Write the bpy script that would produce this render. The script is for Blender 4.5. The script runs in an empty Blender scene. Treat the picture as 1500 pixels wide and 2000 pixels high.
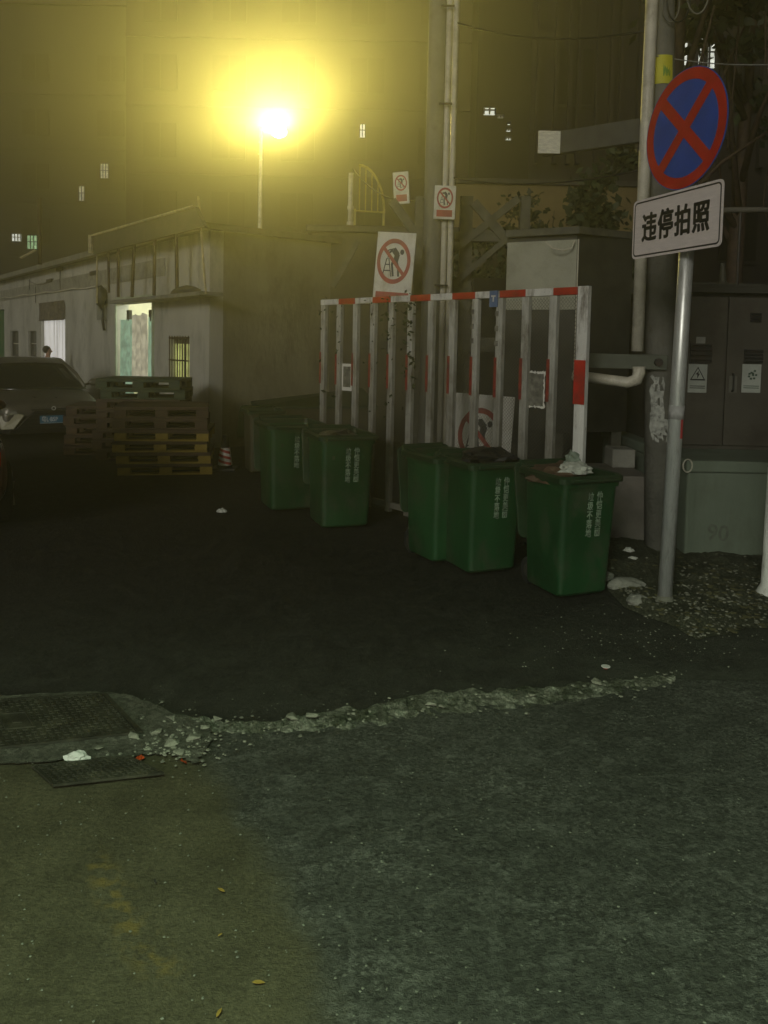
import bpy, bmesh, math, random
from mathutils import Vector, Matrix, noise
random.seed(7)
R = math.radians
SC = bpy.context.scene
COL = SC.collection

# ------------------------------------------------------------------ camera
F = 1540.0; PPX, PPY = 750.0, 769.0; H = 1.75
PITCH = R(3.5); ROLL = 0.020
cam_data = bpy.data.cameras.new("camera")
cam = bpy.data.objects.new("camera", cam_data); COL.objects.link(cam); SC.camera = cam
cam_data.sensor_fit = 'VERTICAL'; cam_data.sensor_height = 36.0; cam_data.sensor_width = 27.0
cam_data.lens = F / 2000.0 * 36.0
cam_data.shift_y = -(1000.0 - PPY) / 2000.0
cam_data.clip_end = 500.0; cam_data.clip_start = 0.05
fwd = Vector((0, math.cos(PITCH), -math.sin(PITCH)))
rgt0 = Vector((1, 0, 0)); up0 = rgt0.cross(fwd)
# the picture content leans clockwise, so the camera leans the other way
rgt = rgt0 * math.cos(ROLL) + up0 * math.sin(ROLL)
upv = up0 * math.cos(ROLL) - rgt0 * math.sin(ROLL)
EYE = Vector((0, 0, H))
cam.matrix_world = Matrix(((rgt.x, upv.x, -fwd.x, EYE.x), (rgt.y, upv.y, -fwd.y, EYE.y),
                           (rgt.z, upv.z, -fwd.z, EYE.z), (0, 0, 0, 1)))

# ------------------------------------------------------------------ world, sun, exposure
SUN_EL, SUN_AZ = R(16), R(203)          # azimuth clockwise from +Y of where the light comes from
world = bpy.data.worlds.new("World"); SC.world = world; world.use_nodes = True
wn = world.node_tree.nodes; wl = world.node_tree.links; wn.clear()
sky = wn.new('ShaderNodeTexSky'); sky.sky_type = 'NISHITA'; sky.sun_disc = False
sky.sun_elevation = SUN_EL; sky.sun_rotation = SUN_AZ; sky.dust_density = 4.0
tint = wn.new('ShaderNodeMixRGB'); tint.blend_type = 'MULTIPLY'; tint.inputs[0].default_value = 1
tint.inputs[2].default_value = (0.95, 0.72, 0.36, 1)
bgn = wn.new('ShaderNodeBackground'); bgn.inputs[1].default_value = 0.0022
wo = wn.new('ShaderNodeOutputWorld')
wl.new(sky.outputs[0], tint.inputs[1]); wl.new(tint.outputs[0], bgn.inputs[0]); wl.new(bgn.outputs[0], wo.inputs[0])
sun_d = bpy.data.lights.new("sun", 'SUN'); sun_d.energy = 0.98; sun_d.angle = R(14); sun_d.color = (1.0, 0.96, 0.86)
sun = bpy.data.objects.new("sun", sun_d); COL.objects.link(sun)
sdir = Vector((math.sin(SUN_AZ) * math.cos(SUN_EL), math.cos(SUN_AZ) * math.cos(SUN_EL), math.sin(SUN_EL)))
sun.rotation_euler = sdir.to_track_quat('Z', 'Y').to_euler(); sun.location = sdir * 30
SC.view_settings.view_transform = 'Standard'; SC.view_settings.look = 'None'
SC.view_settings.exposure = 0.0; SC.view_settings.gamma = 1.0; SC.view_settings.use_curve_mapping = False
SC.cycles.volume_bounces = 1; SC.cycles.max_bounces = 6
SC.cycles.use_denoising = True
SC.cycles.sample_clamp_indirect = 4.0

# ------------------------------------------------------------------ picture -> place
def ray(px, py):
    return (fwd * F + rgt * (px - PPX) + upv * (PPY - py)).normalized()
def G(px, py, z=0.0):
    d = ray(px, py); return EYE + d * ((z - H) / d.z)
def D(px, py, Y):
    d = ray(px, py); return EYE + d * (Y / d.y)
def hit(px, py, p0, n):
    d = ray(px, py); return EYE + d * ((Vector(p0) - EYE).dot(n) / d.dot(n))

# ------------------------------------------------------------------ materials
MATS = {}
def mat(name, col, rough=0.7, metal=0.0, var=0.25, vscale=6.0, col2=None, bump=0.0, bscale=40.0, spec=0.5, emit=None, estr=0.0,
        grime=None, gscale=2.0, gamount=0.5, stretch=(1, 1, 1), alpha=None, transm=0.0):
    if name in MATS: return MATS[name]
    m = bpy.data.materials.new(name); m.use_nodes = True; MATS[name] = m
    nt = m.node_tree; n = nt.nodes; l = nt.links; b = n["Principled BSDF"]
    b.inputs['Roughness'].default_value = rough; b.inputs['Metallic'].default_value = metal
    b.inputs['Specular IOR Level'].default_value = spec
    tc = n.new('ShaderNodeTexCoord'); mp = n.new('ShaderNodeMapping'); mp.inputs['Scale'].default_value = stretch
    l.new(tc.outputs['Object'], mp.inputs[0])
    nz = n.new('ShaderNodeTexNoise'); nz.inputs['Scale'].default_value = vscale; nz.inputs['Detail'].default_value = 6
    l.new(mp.outputs[0], nz.inputs[0])
    rp = n.new('ShaderNodeValToRGB'); rp.color_ramp.elements[0].position = 0.32; rp.color_ramp.elements[1].position = 0.68
    c2 = col2 or tuple(c * (1 - var) for c in col); hi = tuple(min(1, c * (1 + var * 0.5)) for c in col)
    rp.color_ramp.elements[0].color = (*c2, 1); rp.color_ramp.elements[1].color = (*hi, 1)
    l.new(nz.outputs[0], rp.inputs[0]); out = rp.outputs[0]
    if grime:
        g = n.new('ShaderNodeTexNoise'); g.inputs['Scale'].default_value = gscale; g.inputs['Detail'].default_value = 8; g.inputs['Roughness'].default_value = 0.7
        l.new(mp.outputs[0], g.inputs[0])
        gr = n.new('ShaderNodeValToRGB'); gr.color_ramp.elements[0].position = 0.5; gr.color_ramp.elements[1].position = 0.68
        gr.color_ramp.elements[0].color = (0, 0, 0, 1); gr.color_ramp.elements[1].color = (gamount,) * 3 + (1,)
        l.new(g.outputs[0], gr.inputs[0])
        mx = n.new('ShaderNodeMixRGB'); l.new(gr.outputs[0], mx.inputs[0]); l.new(out, mx.inputs[1]); mx.inputs[2].default_value = (*grime, 1)
        out = mx.outputs[0]
    l.new(out, b.inputs['Base Color'])
    # uneven gloss
    mr = n.new('ShaderNodeMapRange'); mr.inputs['To Min'].default_value = max(0.03, rough - 0.12); mr.inputs['To Max'].default_value = min(1, rough + 0.12)
    l.new(nz.outputs[0], mr.inputs[0]); l.new(mr.outputs[0], b.inputs['Roughness'])
    if bump:
        bz = n.new('ShaderNodeTexNoise'); bz.inputs['Scale'].default_value = bscale; bz.inputs['Detail'].default_value = 8
        l.new(mp.outputs[0], bz.inputs[0]); bp = n.new('ShaderNodeBump'); bp.inputs['Strength'].default_value = bump; bp.inputs['Distance'].default_value = 0.02
        l.new(bz.outputs[0], bp.inputs['Height']); l.new(bp.outputs[0], b.inputs['Normal'])
    if emit:
        er = n.new('ShaderNodeValToRGB'); er.color_ramp.elements[0].position = 0.40; er.color_ramp.elements[1].position = 0.60
        er.color_ramp.elements[0].color = (*[c * (1 - min(.6, var * 2.2)) for c in emit], 1); er.color_ramp.elements[1].color = (*emit, 1); l.new(nz.outputs[0], er.inputs[0]); l.new(er.outputs[0], b.inputs['Emission Color']); b.inputs['Emission Strength'].default_value = estr
    if transm: b.inputs['Transmission Weight'].default_value = transm
    return m

def ground_mat(name, c_dark, c_mid, c_light, patch=0.6, wear=0.5, bump=0.8, fine=90.0, rough=0.8, tintcol=None, stretch=(1, 1, 1), flecks=False):
    m = bpy.data.materials.new(name); m.use_nodes = True
    nt = m.node_tree; n = nt.nodes; l = nt.links; b = n["Principled BSDF"]
    b.inputs['Specular IOR Level'].default_value = 0.25; tc = n.new('ShaderNodeTexCoord'); mp = n.new('ShaderNodeMapping'); mp.inputs['Scale'].default_value = stretch; l.new(tc.outputs['Object'], mp.inputs[0])
    def nz(scale, det=8, ro=0.6):
        x = n.new('ShaderNodeTexNoise'); x.inputs['Scale'].default_value = scale; x.inputs['Detail'].default_value = det; x.inputs['Roughness'].default_value = ro
        l.new(mp.outputs[0], x.inputs[0]); return x
    def ramp(src, p0, p1, a, c):
        r = n.new('ShaderNodeValToRGB'); r.color_ramp.elements[0].position = p0; r.color_ramp.elements[1].position = p1
        r.color_ramp.elements[0].color = (*a, 1); r.color_ramp.elements[1].color = (*c, 1); l.new(src, r.inputs[0]); return r.outputs[0]
    big = nz(patch); med = nz(7.0, 10, 0.75); fi = nz(fine, 4, 0.8)
    vor = n.new('ShaderNodeTexVoronoi'); vor.inputs['Scale'].default_value = fine * 0.9; l.new(mp.outputs[0], vor.inputs[0])
    base = ramp(big.outputs[0], 0.35, 0.65, c_dark, c_mid)
    msk = ramp(med.outputs[0], 0.5, 0.72, (0, 0, 0), (wear,) * 3)
    mx = n.new('ShaderNodeMixRGB'); l.new(msk, mx.inputs[0]); l.new(base, mx.inputs[1]); mx.inputs[2].default_value = (*c_light, 1)
    # single stones of the aggregate
    st = ramp(vor.outputs['Color'], 0.2, 0.95, (0.55,) * 3, (1.9,) * 3)
    m2 = n.new('ShaderNodeMixRGB'); m2.blend_type = 'MULTIPLY'; m2.inputs[0].default_value = 0.55; l.new(mx.outputs[0], m2.inputs[1]); l.new(st, m2.inputs[2])
    out = m2.outputs[0]
    if flecks:
        f1_ = nz(55, 5, 0.85); f2_ = nz(1.6, 5, 0.65)
        fk = ramp(f1_.outputs[0], 0.52, 0.62, (0, 0, 0), (1,) * 3); fm = ramp(f2_.outputs[0], 0.44, 0.60, (0.04,) * 3, (0.85,) * 3)
        m5 = n.new('ShaderNodeMixRGB'); m5.blend_type = 'MULTIPLY'; m5.inputs[0].default_value = 1; l.new(fk, m5.inputs[1]); l.new(fm, m5.inputs[2])
        m4 = n.new('ShaderNodeMixRGB'); l.new(m5.outputs[0], m4.inputs[0]); l.new(out, m4.inputs[1]); m4.inputs[2].default_value = (*c_light, 1); out = m4.outputs[0]
        dk = ramp(nz(48, 5, 0.85).outputs[0], 0.38, 0.47, (0.6,) * 3, (1,) * 3)
        m6 = n.new('ShaderNodeMixRGB'); m6.blend_type = 'MULTIPLY'; m6.inputs[0].default_value = 1; l.new(out, m6.inputs[1]); l.new(dk, m6.inputs[2]); out = m6.outputs[0]
        wv = n.new('ShaderNodeMixRGB'); wv.inputs[0].default_value = 0.14; l.new(mp.outputs[0], wv.inputs[1]); l.new(nz(3.5, 6, 0.7).outputs['Color'], wv.inputs[2])
        vc = n.new('ShaderNodeTexVoronoi'); vc.feature = 'DISTANCE_TO_EDGE'; vc.inputs['Scale'].default_value = 1.15; l.new(wv.outputs[0], vc.inputs[0])
        ck = ramp(vc.outputs[0], 0.0, 0.008, (1,) * 3, (0, 0, 0)); cm = ramp(nz(2.6, 3, 0.5).outputs[0], 0.46, 0.60, (0, 0, 0), (0.35,) * 3)
        m7 = n.new('ShaderNodeMixRGB'); m7.blend_type = 'MULTIPLY'; m7.inputs[0].default_value = 1; l.new(ck, m7.inputs[1]); l.new(cm, m7.inputs[2])
        m8 = n.new('ShaderNodeMixRGB'); l.new(m7.outputs[0], m8.inputs[0]); l.new(out, m8.inputs[1]); m8.inputs[2].default_value = (*c_light, 1); out = m8.outputs[0]
    if tintcol:
        t = nz(1.3, 6); tk = ramp(t.outputs[0], 0.52, 0.7, (0, 0, 0), (0.6,) * 3)
        m3 = n.new('ShaderNodeMixRGB'); l.new(tk, m3.inputs[0]); l.new(out, m3.inputs[1]); m3.inputs[2].default_value = (*tintcol, 1); out = m3.outputs[0]
    l.new(out, b.inputs['Base Color'])
    l.new(ramp(med.outputs[0], 0.3, 0.7, (rough - 0.25,) * 3, (min(1, rough + 0.1),) * 3), b.inputs['Roughness'])
    add = n.new('ShaderNodeMath'); add.operation = 'ADD'; l.new(fi.outputs[0], add.inputs[0])
    mu = n.new('ShaderNodeMath'); mu.operation = 'MULTIPLY'; mu.inputs[1].default_value = 1.6; l.new(med.outputs[0], mu.inputs[0]); l.new(mu.outputs[0], add.inputs[1])
    bp = n.new('ShaderNodeBump'); bp.inputs['Strength'].default_value = bump; bp.inputs['Distance'].default_value = 0.02
    l.new(add.outputs[0], bp.inputs['Height']); l.new(bp.outputs[0], b.inputs['Normal'])
    return m

# ------------------------------------------------------------------ mesh building
class MB:
    def __init__(s): s.v = []; s.f = []
    def quad(s, a, b, c, d):
        i = len(s.v); s.v += [tuple(a), tuple(b), tuple(c), tuple(d)]; s.f.append((i, i + 1, i + 2, i + 3)); return s
    def poly(s, pts):
        i = len(s.v); s.v += [tuple(p) for p in pts]; s.f.append(tuple(range(i, i + len(pts)))); return s
    def box(s, c, sz, m=None):
        hx, hy, hz = sz[0] / 2, sz[1] / 2, sz[2] / 2; i = len(s.v); M = m or Matrix.Identity(3)
        for dx, dy, dz in ((-1, -1, -1), (1, -1, -1), (1, 1, -1), (-1, 1, -1), (-1, -1, 1), (1, -1, 1), (1, 1, 1), (-1, 1, 1)):
            p = M @ Vector((dx * hx, dy * hy, dz * hz)) + Vector(c); s.v.append(tuple(p))
        s.f += [(i, i + 3, i + 2, i + 1), (i + 4, i + 5, i + 6, i + 7), (i, i + 1, i + 5, i + 4), (i + 1, i + 2, i + 6, i + 5), (i + 2, i + 3, i + 7, i + 6), (i + 3, i, i + 4, i + 7)]
        return s
    def b2(s, a, b):   # box from two corners
        return s.box([(a[k] + b[k]) / 2 for k in range(3)], [abs(b[k] - a[k]) for k in range(3)])
    def beam(s, p0, p1, w, h, up=(0, 0, 1)):
        p0 = Vector(p0); p1 = Vector(p1); d = (p1 - p0); L = d.length; d.normalize()
        u = Vector(up)
        if abs(d.dot(u)) > 0.98: u = Vector((0, 1, 0))
        x = d.cross(u).normalized(); z = x.cross(d)
        M = Matrix((x, d, z)).transposed(); return s.box((p0 + p1) / 2, (w, L, h), M)
    def tube(s, pts, r, seg=10, caps=True):
        pts = [Vector(p) for p in pts]; rs = r if isinstance(r, (list, tuple)) else [r] * len(pts); i0 = len(s.v)
        prev = None
        for k, p in enumerate(pts):
            t = (pts[min(k + 1, len(pts) - 1)] - pts[max(k - 1, 0)]).normalized()
            if prev is None:
                a = Vector((0, 0, 1)) if abs(t.z) < 0.9 else Vector((1, 0, 0)); x = t.cross(a).normalized()
            else:
                x = (prev - t * prev.dot(t)).normalized()
            prev = x; y = t.cross(x)
            for j in range(seg):
                an = 2 * math.pi * j / seg; s.v.append(tuple(p + (x * math.cos(an) + y * math.sin(an)) * rs[k]))
        for k in range(len(pts) - 1):
            for j in range(seg):
                a = i0 + k * seg + j; b = i0 + k * seg + (j + 1) % seg; s.f.append((a, b, b + seg, a + seg))
        if caps:
            s.f.append(tuple(i0 + j for j in range(seg))[::-1]); e = i0 + (len(pts) - 1) * seg; s.f.append(tuple(e + j for j in range(seg)))
        return s
    def loft(s, rings, closed=True, caps=(True, True)):
        i0 = len(s.v); m = len(rings[0])
        for r_ in rings: s.v += [tuple(p) for p in r_]
        for k in range(len(rings) - 1):
            for j in range(m if closed else m - 1):
                a = i0 + k * m + j; b = i0 + k * m + (j + 1) % m; s.f.append((a, b, b + m, a + m))
        if caps[0]: s.f.append(tuple(i0 + j for j in range(m))[::-1])
        if caps[1]: e = i0 + (len(rings) - 1) * m; s.f.append(tuple(e + j for j in range(m)))
        return s
    def build(s, name, m=None, parent=None, smooth=False, bevel=0.0, loc=None, rot=None, fix=True):
        me = bpy.data.meshes.new(name); me.from_pydata(s.v, [], s.f); me.update()
        if fix:
            bm = bmesh.new(); bm.from_mesh(me); bmesh.ops.recalc_face_normals(bm, faces=bm.faces); bm.to_mesh(me); bm.free()
        if smooth:
            for p in me.polygons: p.use_smooth = True
        o = bpy.data.objects.new(name, me); COL.objects.link(o)
        if m: me.materials.append(m)
        if parent: o.parent = parent
        if loc is not None: o.location = loc
        if rot is not None: o.rotation_euler = rot
        if bevel:
            md = o.modifiers.new("bevel", 'BEVEL'); md.width = bevel; md.segments = 2; md.limit_method = 'ANGLE'
        return o

def tag(o, label=None, cat=None, group=None, kind=None):
    if label: o["label"] = label
    if cat: o["category"] = cat
    if group: o["group"] = group
    if kind: o["kind"] = kind
    return o
def thing(name, label, cat, loc=(0, 0, 0), rz=0.0, group=None):
    o = bpy.data.objects.new(name, None); COL.objects.link(o); o.location = loc; o.rotation_euler = (0, 0, rz); o.empty_display_size = 0.1
    return tag(o, label, cat, group)
def kids(o): return [c for c in COL.objects if c.parent is o]
def copy_tree(o, parent=None):
    c = o.copy(); COL.objects.link(c)
    if parent: c.parent = parent; c.matrix_parent_inverse = o.matrix_parent_inverse.copy()
    for ch in kids(o): copy_tree(ch, c)
    return c
def rrect(w, d, r, z, cx=0, cy=0, n=4):
    out = []
    for qx, qy, a0 in ((1, 1, 0), (-1, 1, 90), (-1, -1, 180), (1, -1, 270)):
        for k in range(n + 1):
            a = R(a0 + 90 * k / n); out.append((cx + qx * (w / 2 - r) + r * math.cos(a), cy + qy * (d / 2 - r) + r * math.sin(a), z))
    return out
def text_mesh(body, size, m, name, parent, M, bold=0.0, extrude=0.001, align='CENTER', sx=1.0, spacing=1.0, line=1.0, heavy=0.0):
    cu = bpy.data.curves.new(name, 'FONT'); cu.body = body; cu.size = size; cu.offset = bold; cu.extrude = extrude
    cu.align_x = align; cu.align_y = 'CENTER'; cu.space_character = spacing; cu.space_line = line; cu.resolution_u = 3
    o = bpy.data.objects.new(name, cu); COL.objects.link(o)
    dg = bpy.context.evaluated_depsgraph_get(); me = bpy.data.meshes.new_from_object(o.evaluated_get(dg)); me.name = name
    bpy.data.objects.remove(o); me.materials.clear(); me.materials.append(m)
    me.transform(Matrix.Diagonal((sx, 1, 1, 1)))
    if heavy:
        bm = bmesh.new()
        for k, (dx, dy) in enumerate(((0, 0), (1, 0), (-1, 0), (0, 1), (0, -1), (.7, .7), (-.7, .7), (.7, -.7), (-.7, -.7))):
            m2 = me.copy(); m2.transform(Matrix.Translation((dx * heavy, dy * heavy * .7, k * 0.00025))); bm.from_mesh(m2); bpy.data.meshes.remove(m2)
        bm.to_mesh(me); bm.free()
    me.transform(M)
    t = bpy.data.objects.new(name, me); COL.objects.link(t); t.parent = parent; return t
def frameM(o, x, y):   # 4x4 from origin and two in-plane axes
    x = Vector(x).normalized(); y = Vector(y).normalized(); z = x.cross(y)
    M = Matrix((x, y, z)).transposed().to_4x4(); M.translation = Vector(o); return M
def disc(mb, r0, r1, y, n=48, cx=0, cz=0, th=0.001, sx=1.0):   # ring in the xz plane facing -y
    for k in range(n):
        a, b = 2 * math.pi * k / n, 2 * math.pi * (k + 1) / n
        P = lambda r, t: (cx + r * math.cos(t) * sx, y, cz + r * math.sin(t))
        if r0 <= 0: mb.poly([P(r1, a), P(r1, b), (cx, y, cz)])
        else: mb.quad(P(r0, a), P(r1, a), P(r1, b), P(r0, b))
    return mb
def blob(mb, c, s, seed, n=2, amp=0.35):
    bm = bmesh.new(); bmesh.ops.create_icosphere(bm, subdivisions=n, radius=1.0); i0 = len(mb.v)
    for v in bm.verts:
        q = v.co.copy(); k = 1 + amp * noise.noise(q * 1.7 + Vector((seed * 3.1, seed, -seed))) + amp * 0.6 * noise.noise(q * 4 + Vector((seed, 0, 9)))
        mb.v.append((c[0] + q.x * s[0] * k, c[1] + q.y * s[1] * k, c[2] + q.z * s[2] * k))
    for f in bm.faces: mb.f.append(tuple(i0 + v.index for v in f.verts))
    bm.free(); return mb

# common materials
m_steel = mat("galvanised_steel", (0.82, 0.85, 0.84), 0.36, 0.55, var=0.3, vscale=5, stretch=(6, 6, 1), grime=(0.12, 0.11, 0.09), gscale=5, gamount=0.5)
m_dark = mat("dark_metal", (0.05, 0.05, 0.045), 0.6, 0.3, grime=(0.10, 0.05, 0.03), gscale=6)
m_black = mat("black_plastic", (0.015, 0.015, 0.015), 0.5)
m_white = mat("white_paint_chipped", (0.72, 0.73, 0.70), 0.5, var=0.12, grime=(0.16, 0.14, 0.11), gscale=9, gamount=0.85, stretch=(1, 1, 0.35), bump=0.1)
m_post = mat("white_paint_dull", (0.50, 0.51, 0.47), 0.55, var=0.25, grime=(0.14, 0.13, 0.10), gscale=8, gamount=0.9, stretch=(1, 1, 0.3)).copy(); m_post.name = "white_paint_darker_below"
_nt = m_post.node_tree; _b = _nt.nodes["Principled BSDF"]; _s = _b.inputs['Base Color'].links[0].from_socket
_tc = _nt.nodes.new('ShaderNodeTexCoord'); _sx = _nt.nodes.new('ShaderNodeSeparateXYZ'); _nt.links.new(_tc.outputs['Object'], _sx.inputs[0])
_nz = _nt.nodes.new('ShaderNodeTexNoise'); _nz.inputs['Scale'].default_value = 12; _nz.inputs['Detail'].default_value = 8; _nt.links.new(_tc.outputs['Object'], _nz.inputs[0])
_ad = _nt.nodes.new('ShaderNodeMath'); _ad.operation = 'ADD'; _nt.links.new(_sx.outputs[2], _ad.inputs[0]); _nt.links.new(_nz.outputs[0], _ad.inputs[1])
_mr = _nt.nodes.new('ShaderNodeMapRange'); _mr.inputs['From Min'].default_value = 0.9; _mr.inputs['From Max'].default_value = 2.6; _mr.inputs['To Min'].default_value = 0.9; _mr.inputs['To Max'].default_value = 0.0; _nt.links.new(_ad.outputs[0], _mr.inputs[0])  # post colour darkens towards the ground, roughened by noise
_mx = _nt.nodes.new('ShaderNodeMixRGB'); _nt.links.new(_mr.outputs[0], _mx.inputs[0]); _nt.links.new(_s, _mx.inputs[1]); _mx.inputs[2].default_value = (.12, .11, .085, 1); _nt.links.new(_mx.outputs[0], _b.inputs['Base Color'])
m_red = mat("red_reflective", (0.50, 0.03, 0.02), 0.4, var=0.3, grime=(0.12, 0.05, 0.04), gscale=7, gamount=0.5)
m_redd = mat("dull_red_reflective", (0.26, 0.035, 0.025), 0.5, var=0.4, vscale=20, grime=(0.10, 0.06, 0.05), gscale=9, gamount=0.8)
m_board = mat("white_sign_board", (0.66, 0.66, 0.60), 0.5, var=0.12, vscale=3, grime=(0.30, 0.27, 0.18), gscale=4, gamount=0.6)
m_sred = mat("sign_red_print", (0.36, 0.05, 0.035), 0.5, var=0.35)
m_sblack = mat("sign_black_print", (0.03, 0.03, 0.03), 0.5)
m_conc = mat("old_concrete", (0.30, 0.30, 0.26), 0.85, var=0.3, vscale=3, grime=(0.07, 0.075, 0.055), gscale=1.6, gamount=0.7, bump=0.5, bscale=30)
m_pvc = mat("white_plastic_pipe", (0.62, 0.60, 0.50), 0.45, var=0.15, grime=(0.22, 0.20, 0.13), gscale=4, gamount=0.6)
m_paper = mat("white_paper", (0.75, 0.75, 0.70), 0.8, var=0.15, bump=0.2)

# ================================================================== STRUCTURE: ground
m_road = ground_mat("dark_asphalt", (0.018, 0.0165, 0.014), (0.030, 0.028, 0.023), (0.070, 0.066, 0.053), patch=0.45, wear=0.65, bump=0.6, fine=60)
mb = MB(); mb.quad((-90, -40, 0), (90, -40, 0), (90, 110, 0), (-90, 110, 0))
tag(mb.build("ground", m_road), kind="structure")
# lamp falloff put into road colour towards kerb and sign pole, with dusty wear
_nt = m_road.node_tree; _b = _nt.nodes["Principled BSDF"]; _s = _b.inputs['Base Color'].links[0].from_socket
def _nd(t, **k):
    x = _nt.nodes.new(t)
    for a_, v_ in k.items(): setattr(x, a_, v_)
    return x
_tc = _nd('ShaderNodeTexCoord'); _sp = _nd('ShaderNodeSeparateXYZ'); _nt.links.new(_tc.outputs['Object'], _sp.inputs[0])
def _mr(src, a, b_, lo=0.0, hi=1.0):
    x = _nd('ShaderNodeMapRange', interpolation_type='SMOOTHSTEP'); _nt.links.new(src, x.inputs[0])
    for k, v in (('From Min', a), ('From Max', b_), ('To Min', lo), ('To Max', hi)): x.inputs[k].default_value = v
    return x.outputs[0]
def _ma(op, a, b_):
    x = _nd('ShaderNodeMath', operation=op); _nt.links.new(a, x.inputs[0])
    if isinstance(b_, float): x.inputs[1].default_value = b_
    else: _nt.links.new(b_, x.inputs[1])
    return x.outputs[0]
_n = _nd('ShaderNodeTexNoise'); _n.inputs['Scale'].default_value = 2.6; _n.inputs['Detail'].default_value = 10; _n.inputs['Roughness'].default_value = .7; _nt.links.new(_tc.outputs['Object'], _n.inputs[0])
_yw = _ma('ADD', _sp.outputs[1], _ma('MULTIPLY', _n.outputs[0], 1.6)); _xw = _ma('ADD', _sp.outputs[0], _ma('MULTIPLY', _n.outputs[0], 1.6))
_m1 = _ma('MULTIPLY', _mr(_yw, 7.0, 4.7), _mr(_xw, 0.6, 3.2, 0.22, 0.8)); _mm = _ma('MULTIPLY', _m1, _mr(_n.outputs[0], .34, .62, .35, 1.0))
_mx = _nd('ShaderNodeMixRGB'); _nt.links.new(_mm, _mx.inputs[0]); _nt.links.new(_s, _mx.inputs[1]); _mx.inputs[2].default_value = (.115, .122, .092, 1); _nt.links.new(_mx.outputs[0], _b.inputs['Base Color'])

m_fore = ground_mat("worn_asphalt_apron", (0.070, 0.073, 0.058), (0.100, 0.104, 0.084), (0.30, 0.31, 0.26), patch=0.7, wear=0.50, bump=1.0, fine=75, rough=0.72, stretch=(0.95, 1.15, 1), flecks=True)
edge = [(-900, 1392), (-300, 1388), (0, 1382), (200, 1366), (262, 1378), (330, 1402), (420, 1422), (560, 1424), (700, 1408), (800, 1388), (1000, 1374), (1150, 1350), (1300, 1328), (1500, 1330), (1900, 1326), (2600, 1326)]
ew = [G(x, y) for x, y in edge]
def edgeY(x):
    for a, b in zip(ew, ew[1:]):
        if a.x <= x <= b.x: return a.y + (b.y - a.y) * (x - a.x) / (b.x - a.x)
    return ew[0].y if x < ew[0].x else ew[-1].y
mb = MB(); NX, NY = 170, 110; xs = [-4.2 + 9.0 * i / NX for i in range(NX + 1)]
for j in range(NY + 1):
    for i, x in enumerate(xs):
        y1 = edgeY(x) + 0.02 * noise.noise(Vector((x * 9, 0, 0))); y = y1 + (-4.0 - y1) * (j / NY) ** 1.3
        z = 0.007 + 0.003 * noise.noise(Vector((x * 2, y * 2, 1))) + 0.0035 * noise.noise(Vector((x * 14, y * 14, 1)))
        mb.v.append((x, y, max(z, 0.001) if j else 0.004))
for j in range(NY):
    for i in range(NX):
        a = j * (NX + 1) + i; mb.f.append((a, a + NX + 1, a + NX + 2, a + 1))
fore = tag(mb.build("asphalt_apron", m_fore, smooth=True, fix=False), kind="structure")

# the near corner is worn smooth and olive: a mask painted on the apron's own vertices
cem = [(395, 1440), (405, 1500), (430, 1560), (470, 1610), (520, 1680), (560, 1760), (600, 1850), (625, 1950), (640, 2100), (560, 3200)]
cw = [G(x, y) for x, y in cem]
def cemx(y):
    for a, b in zip(cw, cw[1:]):
        if b.y <= y <= a.y: return a.x + (b.x - a.x) * (y - a.y) / (b.y - a.y)
    return cw[0].x if y > cw[0].y else cw[-1].x
at = fore.data.attributes.new("cement", 'FLOAT', 'POINT')
for i_, v in enumerate(fore.data.vertices):
    d = cemx(v.co.y) - v.co.x + 0.10 * noise.noise(Vector((v.co.x * 4, v.co.y * 4, 8))) + 0.06 * noise.noise(Vector((v.co.x * 13, v.co.y * 13, 2)))
    at.data[i_].value = min(1, max(0, 0.5 + d / 0.16))
at2 = fore.data.attributes.new("mud", 'FLOAT', 'POINT'); ml = [G(*p) for p in ((185, 1690), (225, 1750), (265, 1830), (320, 1895))]
for i_, v in enumerate(fore.data.vertices):
    q = v.co; best = min((((a + (b - a) * max(0, min(1, (q - a).dot(b - a) / (b - a).length_squared))) - q).to_2d().length) for a, b in zip(ml, ml[1:]))
    at2.data[i_].value = max(0, 1 - best / 0.07) if best < .2 else 0
nt = m_fore.node_tree; b_ = nt.nodes["Principled BSDF"]; src = b_.inputs['Base Color'].links[0].from_socket
an = nt.nodes.new('ShaderNodeAttribute'); an.attribute_name = "cement"
tc_ = nt.nodes.new('ShaderNodeTexCoord'); n1 = nt.nodes.new('ShaderNodeTexNoise'); n1.inputs['Scale'].default_value = 5; n1.inputs['Detail'].default_value = 10; nt.links.new(tc_.outputs['Object'], n1.inputs[0])
r1 = nt.nodes.new('ShaderNodeValToRGB'); r1.color_ramp.elements[0].position = .3; r1.color_ramp.elements[1].position = .7; r1.color_ramp.elements[0].color = (.072, .066, .038, 1); r1.color_ramp.elements[1].color = (.112, .103, .060, 1); nt.links.new(n1.outputs[0], r1.inputs[0])
mx_ = nt.nodes.new('ShaderNodeMixRGB'); nt.links.new(an.outputs['Fac'], mx_.inputs[0]); nt.links.new(src, mx_.inputs[1]); nt.links.new(r1.outputs[0], mx_.inputs[2]); n3 = nt.nodes.new('ShaderNodeTexNoise'); n3.inputs['Scale'].default_value = 70; n3.inputs['Detail'].default_value = 6; n3.inputs['Roughness'].default_value = .8; nt.links.new(tc_.outputs['Object'], n3.inputs[0])
r3 = nt.nodes.new('ShaderNodeValToRGB'); r3.color_ramp.elements[0].position = .36; r3.color_ramp.elements[1].position = .64; r3.color_ramp.elements[0].color = (.5, .5, .5, 1); r3.color_ramp.elements[1].color = (1.5, 1.5, 1.45, 1); nt.links.new(n3.outputs[0], r3.inputs[0])
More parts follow.
